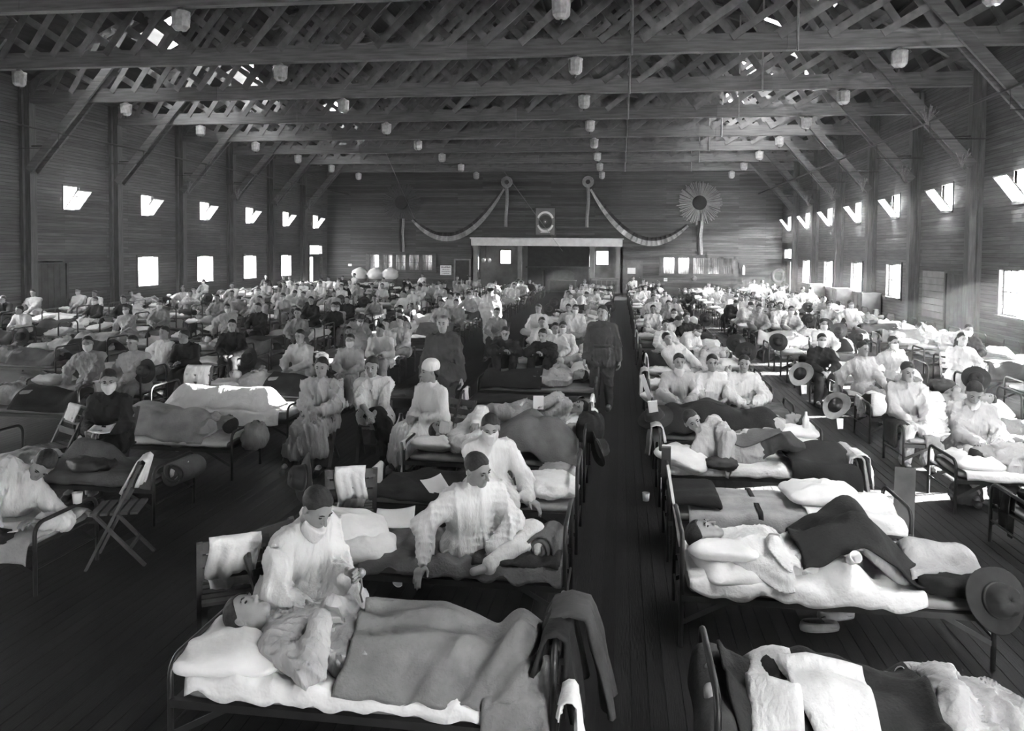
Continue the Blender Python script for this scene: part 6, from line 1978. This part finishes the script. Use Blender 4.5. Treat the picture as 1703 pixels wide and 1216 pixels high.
def proto(pose, **kw):
    """figures in cot space: origin on the floor under the middle of a cot that runs along x"""
    f = (0, -1, 0)
    if pose == 'sit':
        g = Rig((0, -.20, .48), (0, -.08, 1), f, (.08, -.58, .60), (-.06, -.60, .60), (.14, -.68, .08), (-.14, -.70, .08), look=(.08, -1, -.1), curl=.8, size=.97, poleHL=(.9, 0, -.5), poleHR=(-.9, 0, -.5))
    elif pose == 'sit2':
        g = Rig((0, -.18, .48), (0, -.16, 1), f, (.10, -.66, .68), (-.08, -.66, .66), (.16, -.66, .08), (-.15, -.70, .08), look=(-.3, -1, -.1), curl=.8, size=.97, bend=(0, -.4, 1))
    elif pose == 'prop':
        g = Rig((0, -.10, .48), (-.10, 0, 1), (.35, -1, 0), (.12, -.48, .58), (-.42, -.10, .44), (.26, -.62, .08), (.0, -.66, .08), look=(.25, -1, -.1), curl=.4, size=.97, poleHR=(-1, .4, .2))
    elif pose == 'cross':
        g = Rig((0, .0, .54), (0, -.05, 1), f, (.10, -.34, .58), (-.10, -.34, .58), (-.10, -.30, .51), (.12, -.36, .52), look=(-.1, -1, -.1), curl=.8, size=.97, poleFL=(1, -.4, .25), poleFR=(-1, -.4, .25), toes=(0, -.6, -.2), poleHL=(1, 0, -.3), poleHR=(-1, 0, -.3))
    elif pose == 'knees':
        g = Rig((0, .05, .54), (0, -.14, 1), f, (.03, -.36, .86), (-.03, -.38, .86), (.13, -.42, .52), (-.13, -.42, .52), look=(0, -1, -.25), curl=.9, size=.97, bend=(0, -.35, 1), poleFL=(.2, -.3, 1), poleFR=(-.2, -.3, 1), poleHL=(1, -.2, -.4), poleHR=(-1, -.2, -.4))
    elif pose == 'situp':
        g = Rig((-.35, .0, .55), (-.45, 0, 1), (.6, -.8, .1), (.02, -.22, .62), (-.25, -.30, .60), (.48, .06, .53), (.48, -.08, .53), look=(.35, -1, 0), size=.97, poleFL=(0, 0, 1), poleFR=(0, 0, 1), toes=(.2, 0, 1), curl=.5)
    elif pose == 'hips':
        g = Rig((0, -.05, .50), (0, 0, 1), f, (.22, -.05, .64), (-.22, -.05, .64), (.16, -.5, .1), (-.16, -.5, .1), look=(.1, -1, 0), poleHL=(1, .2, 0), poleHR=(-1, .2, 0), curl=.9)
    elif pose == 'bend':
        g = Rig((-.1, -.15, .50), (.25, -.2, 1), (.7, -.7, 0), (.30, -.35, .60), (.20, -.42, .58), (.15, -.60, .08), (-.05, -.66, .08), look=(.6, -.7, -.7), size=.97, bend=(.6, -.5, .9), curl=.6)
    elif pose == 'rec':
        g = Rig((.15, .0, .57), (-1, -.05, .45), (.2, -.8, .5), (-.05, -.28, .56), (-.55, -.10, .52), (.88, .05, .53), (.86, -.08, .54), look=(.3, -.95, 0), tilt=(-.5, 0, .85), size=.97, bend=(-1, -.05, .8), poleHR=(-.6, -.3, -.6), poleFL=(0, -.4, 1), poleFR=(0, -.4, 1), toes=(.4, -.4, .6))
    elif pose == 'lieL':
        g = Rig((-.05, .0, .57), (-1, 0, .10), (0, -.15, 1), (-.24, -.08, .74), (-.26, .1, .74), (.78, -.08, .55), (.78, .10, .55), look=(.15, -.4, 1), tilt=(-1, 0, .3), size=.97, poleFL=(0, 0, 1), poleFR=(0, 0, 1), toes=(.2, 0, 1))
    elif pose == 'lieR':
        g = Rig((.05, .0, .57), (1, 0, .10), (0, -.15, 1), (.24, -.08, .74), (.26, .1, .74), (-.78, -.08, .55), (-.78, .10, .55), look=(-.15, -.5, 1), tilt=(1, 0, .3), size=.97, poleFL=(0, 0, 1), poleFR=(0, 0, 1), toes=(-.2, 0, 1))
    elif pose == 'stand':
        g = Rig((0, 0, .93), (0, 0, 1), (0, 1, 0), (-.24, .04, .78), (.24, .04, .78), (-.09, 0, .08), (.09, 0, .08), look=(.1, 1, 0), size=.98)
    top = 'gown' if pose == 'stand' else 'pajama'
    r = build_person(g, dict(top=(top, 'gown_grey'), legs='gown_mid' if pose != 'stand' else None, shoes='leather' if pose in ('sit', 'sit2', 'prop', 'bend', 'hips', 'stand') else None, **kw), .0155, True, name='person', mask='on', seed=len(pose) * 7 + ord(pose[-1]))
    for o in [r] + list(r.children):
        COL.objects.unlink(o)
    return r, g
PROTO = {}
TONE = {'w': 'gown_white', 'g': 'gown_grey', 'm': 'gown_mid', 'd': 'wool_dark'}
WORD = {'w': 'white', 'g': 'pale grey', 'm': 'grey', 'd': 'dark'}
LABELS = set()
def unique(l, alts):
    for a in [''] + alts:
        q = l + a
        if q not in LABELS:
            LABELS.add(q)
            return q
    return l
DOING = {'sit': 'sitting on', 'sit2': 'stooping on', 'prop': 'leaning on one arm on', 'cross': 'sitting cross-legged on', 'knees': 'hugging his knees on', 'situp': 'sitting up in',
         'hips': 'arms akimbo on', 'bend': 'bending over', 'rec': 'reclining on', 'lieL': 'lying in', 'lieR': 'lying in'}
def crowd_person(pose, tone, mask, loc, rot, where, extra=''):
    if pose not in PROTO:
        PROTO[pose] = proto(pose)
    src = PROTO[pose][0]
    c = src.copy()
    COL.objects.link(c)
    c.location = (loc[0], loc[1], loc[2] + (-.06 if pose in ('lieL', 'lieR', 'rec', 'situp', 'cross', 'knees') else 0))
    c.rotation_euler = (0, 0, rot)
    s_ = random.uniform(.95, 1.02)
    c.scale = (s_, s_, s_) if pose not in ('lieL', 'lieR', 'rec', 'situp') else (1, 1, 1)
    for ch in src.children:
        n = ch.name.split('.')[0]
        if n == 'mask' and not mask:
            continue
        if loc[1] > 24 and n in ('eye', 'eyebrow', 'shoe'):
            continue
        k = ch.copy()
        COL.objects.link(k)
        k.parent = c
        if n in ('nightshirt', 'gown'):
            setmat(k, TONE[tone])
        elif n == 'trousers':
            setmat(k, {'w': 'gown_grey', 'g': 'gown_mid', 'm': 'wool_mid', 'd': 'wool_dark'}[tone])
    l = '%sman in %s %s %s' % ('masked ' if mask else '', WORD[tone], DOING[pose], where)
    tag(c, unique(l, [', left one', ', right one', ', nearer one', ', farther one']), 'person', 'patients in the lines of cots')
    return c
# shared bedding for the crowd, in cot space
def local_cloth(name, vq, m):
    me = mesh_np(name, vq[0], vq[1], m)
    return me
CB_FLAT = [local_cloth('blanket', drape(-.75 + .25 * (i % 2), .86, -.35, .35, MT + .02, [((-.3, .0, .5), (.5, .05, .5), .08, .07)] if i % 2 else [], hn=.05 + .05 * (i % 3), hf=.06, step=.05, amp=.035, seed=100 + i, smooth=3, edge=.04, freq=12), 'blanket_mid') for i in range(5)]
LIE = {}
def lie_cloth(pose):
    if pose not in LIE:
        g = PROTO[pose][1]
        a = (-.06, .90) if pose in ('lieL', 'rec', 'situp') else (-.90, .06)
        LIE[pose] = [local_cloth('blanket', drape(a[0], a[1], -.35, .35, MT + .03, rig_bumps(g), hn=.06 + .06 * i, hf=.06, step=.04, amp=.03, seed=140 + i, smooth=3, edge=.03, slope=1.1, freq=13), 'blanket_mid') for i in range(2)]
    return random.choice(LIE[pose])
CH_TOWEL = []
for i in range(3):
    t_ = hung_cloth('towel', 'y', (0, 0, BH + .02), .3 + .08 * i, .3 + .08 * i, .18, 'sheet', 'x', 'towel', 70 + i)
    CH_TOWEL.append(t_.data); bpy.data.objects.remove(t_)
HEAPS = []
for i in range(4):
    t_ = heap('clothes_bundle', (0, 0, 0), (.2 + .04 * i, .18, .09 + .02 * (i % 2)), 'gown_grey', 'x', 'clothes', 80 + i)
    HEAPS.append(t_.data); bpy.data.objects.remove(t_)
LINES = [('first line from right', 6.55, [12.2 + 1.5 * i for i in range(23)], 1),
         ('second line from right', CX3, [11.3 + 1.47 * i for i in range(24)], 5),
         ('third line from right', CX2, [12.45 + 1.45 * i for i in range(24)], 7),
         ('fourth line from right', CX1, [11.02 + 1.45 * i for i in range(25)], 6),
         ('fifth line from right', CX0, [11.24 + 1.48 * i for i in range(24)], 5),
         ('sixth line from right', -9.1, [6.6 + 1.5 * i for i in range(27)], 1),
         ('seventh line from right', -12.3, [8.8 + 1.5 * i for i in range(26)], 1),
         ('eighth line from right', -15.5, [11.6 + 1.5 * i for i in range(24)], 1),
         ('ninth line from right', -18.75, [13.6 + 1.5 * i for i in range(22)], 1)]
free = list(SEEN)
rnd = random.Random(3)
stray = []
def shared(name, me, loc, rot, label, cat, group, m=None, thick=.008):
    o = link(name, me, None, loc, rot)
    if m:
        setmat(o, m)
    if thick:
        md = o.modifiers.new('thickness', 'SOLIDIFY'); md.thickness = thick; md.offset = 1
    return tag(o, label, cat, group)
for lname, x0, rows, first in LINES:
    num = first - 1
    for y in rows:
        if y > YE - 3.2:
            continue
        if not in_frame([(x0, y, .5), (x0 + BL, y, .5), (x0, y, .9), (x0 + BL, y, .9)]):
            continue
        num += 1
        nth = ORD[num]
        where = '%s cot, %s' % (nth, lname)
        near = y < 14
        jx, jy = rnd.uniform(-.06, .06), rnd.uniform(-.05, .05)
        X, Y = x0 + jx, y + jy
        tall = 'L' if x0 in (CX2, CX0) else 'R'
        cot(X, Y, 'iron cot, %s from the front, %s' % (nth, lname), near, tall=tall)
        cx, cy = X + BL / 2, Y + BW / 2
        here = [p for p in free if x0 - .35 < p[0] < x0 + BL + .35 and abs(p[1] - (cy - .1)) < .78]
        if y < 14.0 and x0 == CX1 and y < 11.5:
            here = []
        for p in here:
            free.remove(p)
        occ = bool(here)
        head_left = rnd.random() < .5
        for q, p in enumerate(here[:3]):
            pose = p[2]
            if pose == 'sit' and rnd.random() < .3:
                pose = 'sit2'
            px = min(max(p[0], X + .2), X + BL - .2) if pose not in ('rec', 'situp') else cx
            crowd_person(pose, p[3], p[4], (px, cy, 0), rnd.uniform(-.25, .25) if pose not in ('rec', 'situp') else 0, where)
        if not occ:
            r = rnd.random()
            lie = 'lieL' if head_left else 'lieR'
            if r < .46 or (y < 17 and r < .62):
                crowd_person(lie, rnd.choice('wwggm'), rnd.random() < .25, (cx, cy, 0), 0, where)
                shared('blanket', lie_cloth(lie), (cx, cy, 0), (0, 0, 0), 'blanket over the man on ' + where, 'blanket', 'blankets on the cots', rnd.choice(('blanket_mid', 'blanket_dark', 'blanket_dark', 'blanket_light', 'sheet')))
                occ = 'lie'
            elif r < .80 and y > 17:
                for q in range(1 if rnd.random() < .62 else 2):
                    crowd_person(rnd.choice(('sit', 'sit2', 'prop', 'cross', 'knees', 'bend')), rnd.choice('wwwwggmd'), rnd.random() < .3, (cx + rnd.uniform(-.3, .3) + (-.4 if q == 0 else .4), cy, 0), rnd.uniform(-.6, .6), where)
        if occ != 'lie':
            fl_ = shared('blanket', rnd.choice(CB_FLAT), (cx, cy, 0), (0, 0, 0 if head_left else math.pi), 'blanket spread on ' + where, 'blanket', 'blankets on the cots', rnd.choice(('blanket_mid', 'blanket_mid', 'blanket_dark', 'blanket_light', 'sheet', 'blanket_dark')))
        if rnd.random() < .8:
            sgn = -1 if head_left else 1
            o = pillow(cx + sgn * .72, cy, MT + .07, math.pi / 2 + rnd.uniform(-.2, .2), 'white pillow on ' + where, rnd.randrange(3), (0, -sgn * .15), 'pillows on the cots')
        if y < 40:
            if rnd.random() < .34:
                e = rnd.choice((0, BL))
                shared('towel', rnd.choice(CH_TOWEL), (X + e, cy + rnd.uniform(-.12, .12), 0 if (e == 0) == (tall == 'L') else BHL - BH), (0, 0, 0 if e else math.pi), 'cloth hung on the end rail of ' + where, 'towel', 'cloths on the end rails', rnd.choice(('sheet', 'sheet', 'gown_grey', 'wool_dark')), .006)
            if rnd.random() < .32:
                shared('clothes_bundle', rnd.choice(HEAPS), (cx + rnd.choice((-.55, .5, .7)), cy + rnd.uniform(-.1, .15), MT + .1), (0, 0, rnd.uniform(0, 3)), 'bundle of clothes on ' + where, 'clothes', 'clothes bundles on the cots', rnd.choice(('gown_grey', 'wool_dark', 'sheet', 'wool_mid')), 0)
            if rnd.random() < .16 and y < 30:
                hat((X + rnd.choice((-.05, BL + .05)), cy - .3, .72), (1.3, rnd.uniform(-.2, .2), rnd.uniform(-.4, .4)), 'dark hat hung on the post of ' + where)
# people who sit between the lines get a chair
ch_src = None
for i, p in enumerate(free):
    pose = p[2] if p[2] in ('sit', 'sit2', 'prop', 'bend', 'hips') else 'sit'
    ch = folding_chair((p[0], p[1] + .15, 0), rnd.uniform(-.2, .2), 'wooden chair under the aisle sitter %s from the front' % ORD[1 + sorted(q[1] for q in free).index(p[1])])
    crowd_person(pose, p[3], p[4], (p[0], p[1] + .1, 0), rnd.uniform(-.2, .2), 'aisle chair, %s from front' % ORD[1 + sorted(q[1] for q in free).index(p[1])])
# the nurse standing in the left aisle, seen from behind
o = build_person(Rig((-3.33, 20.25, .95), (0, 0, 1), (.2, 1, 0), (-3.55, 20.4, .86), (-3.1, 20.4, .86), (-3.42, 20.25, .08), (-3.24, 20.25, .08), look=(.3, 1, -.1), size=1.0),
                 dict(top=('gown', 'gown_white'), legs=None, shoes='leather', cap=1), .014, True, seed=91, hair='long')
tag(o, 'nurse in long white gown and cap, back turned, standing in the left aisle', 'person')
# ------------------------------------------------------------------ dusty air of the hall
if HAZE > 0:
    hm = bpy.data.materials.new('dusty_air')
    hm.use_nodes = True
    nt = hm.node_tree
    nt.nodes.remove(nt.nodes['Principled BSDF'])
    vs = nt.nodes.new('ShaderNodeVolumeScatter')
    vs.inputs['Color'].default_value = gray(1.0)
    vs.inputs['Density'].default_value = HAZE
    vs.inputs['Anisotropy'].default_value = 0.6
    nt.links.new(vs.outputs[0], nt.nodes['Material Output'].inputs['Volume'])
    MATS['dusty_air'] = hm
    hz = MB().box((WL + .001, YF + .001, .001), (WR - .001, YE - .001, CROWN)).obj('dusty_air', 'dusty_air')
    hz['kind'] = 'stuff'
    tag(hz, 'thin dusty haze filling the air of the hall', 'haze')
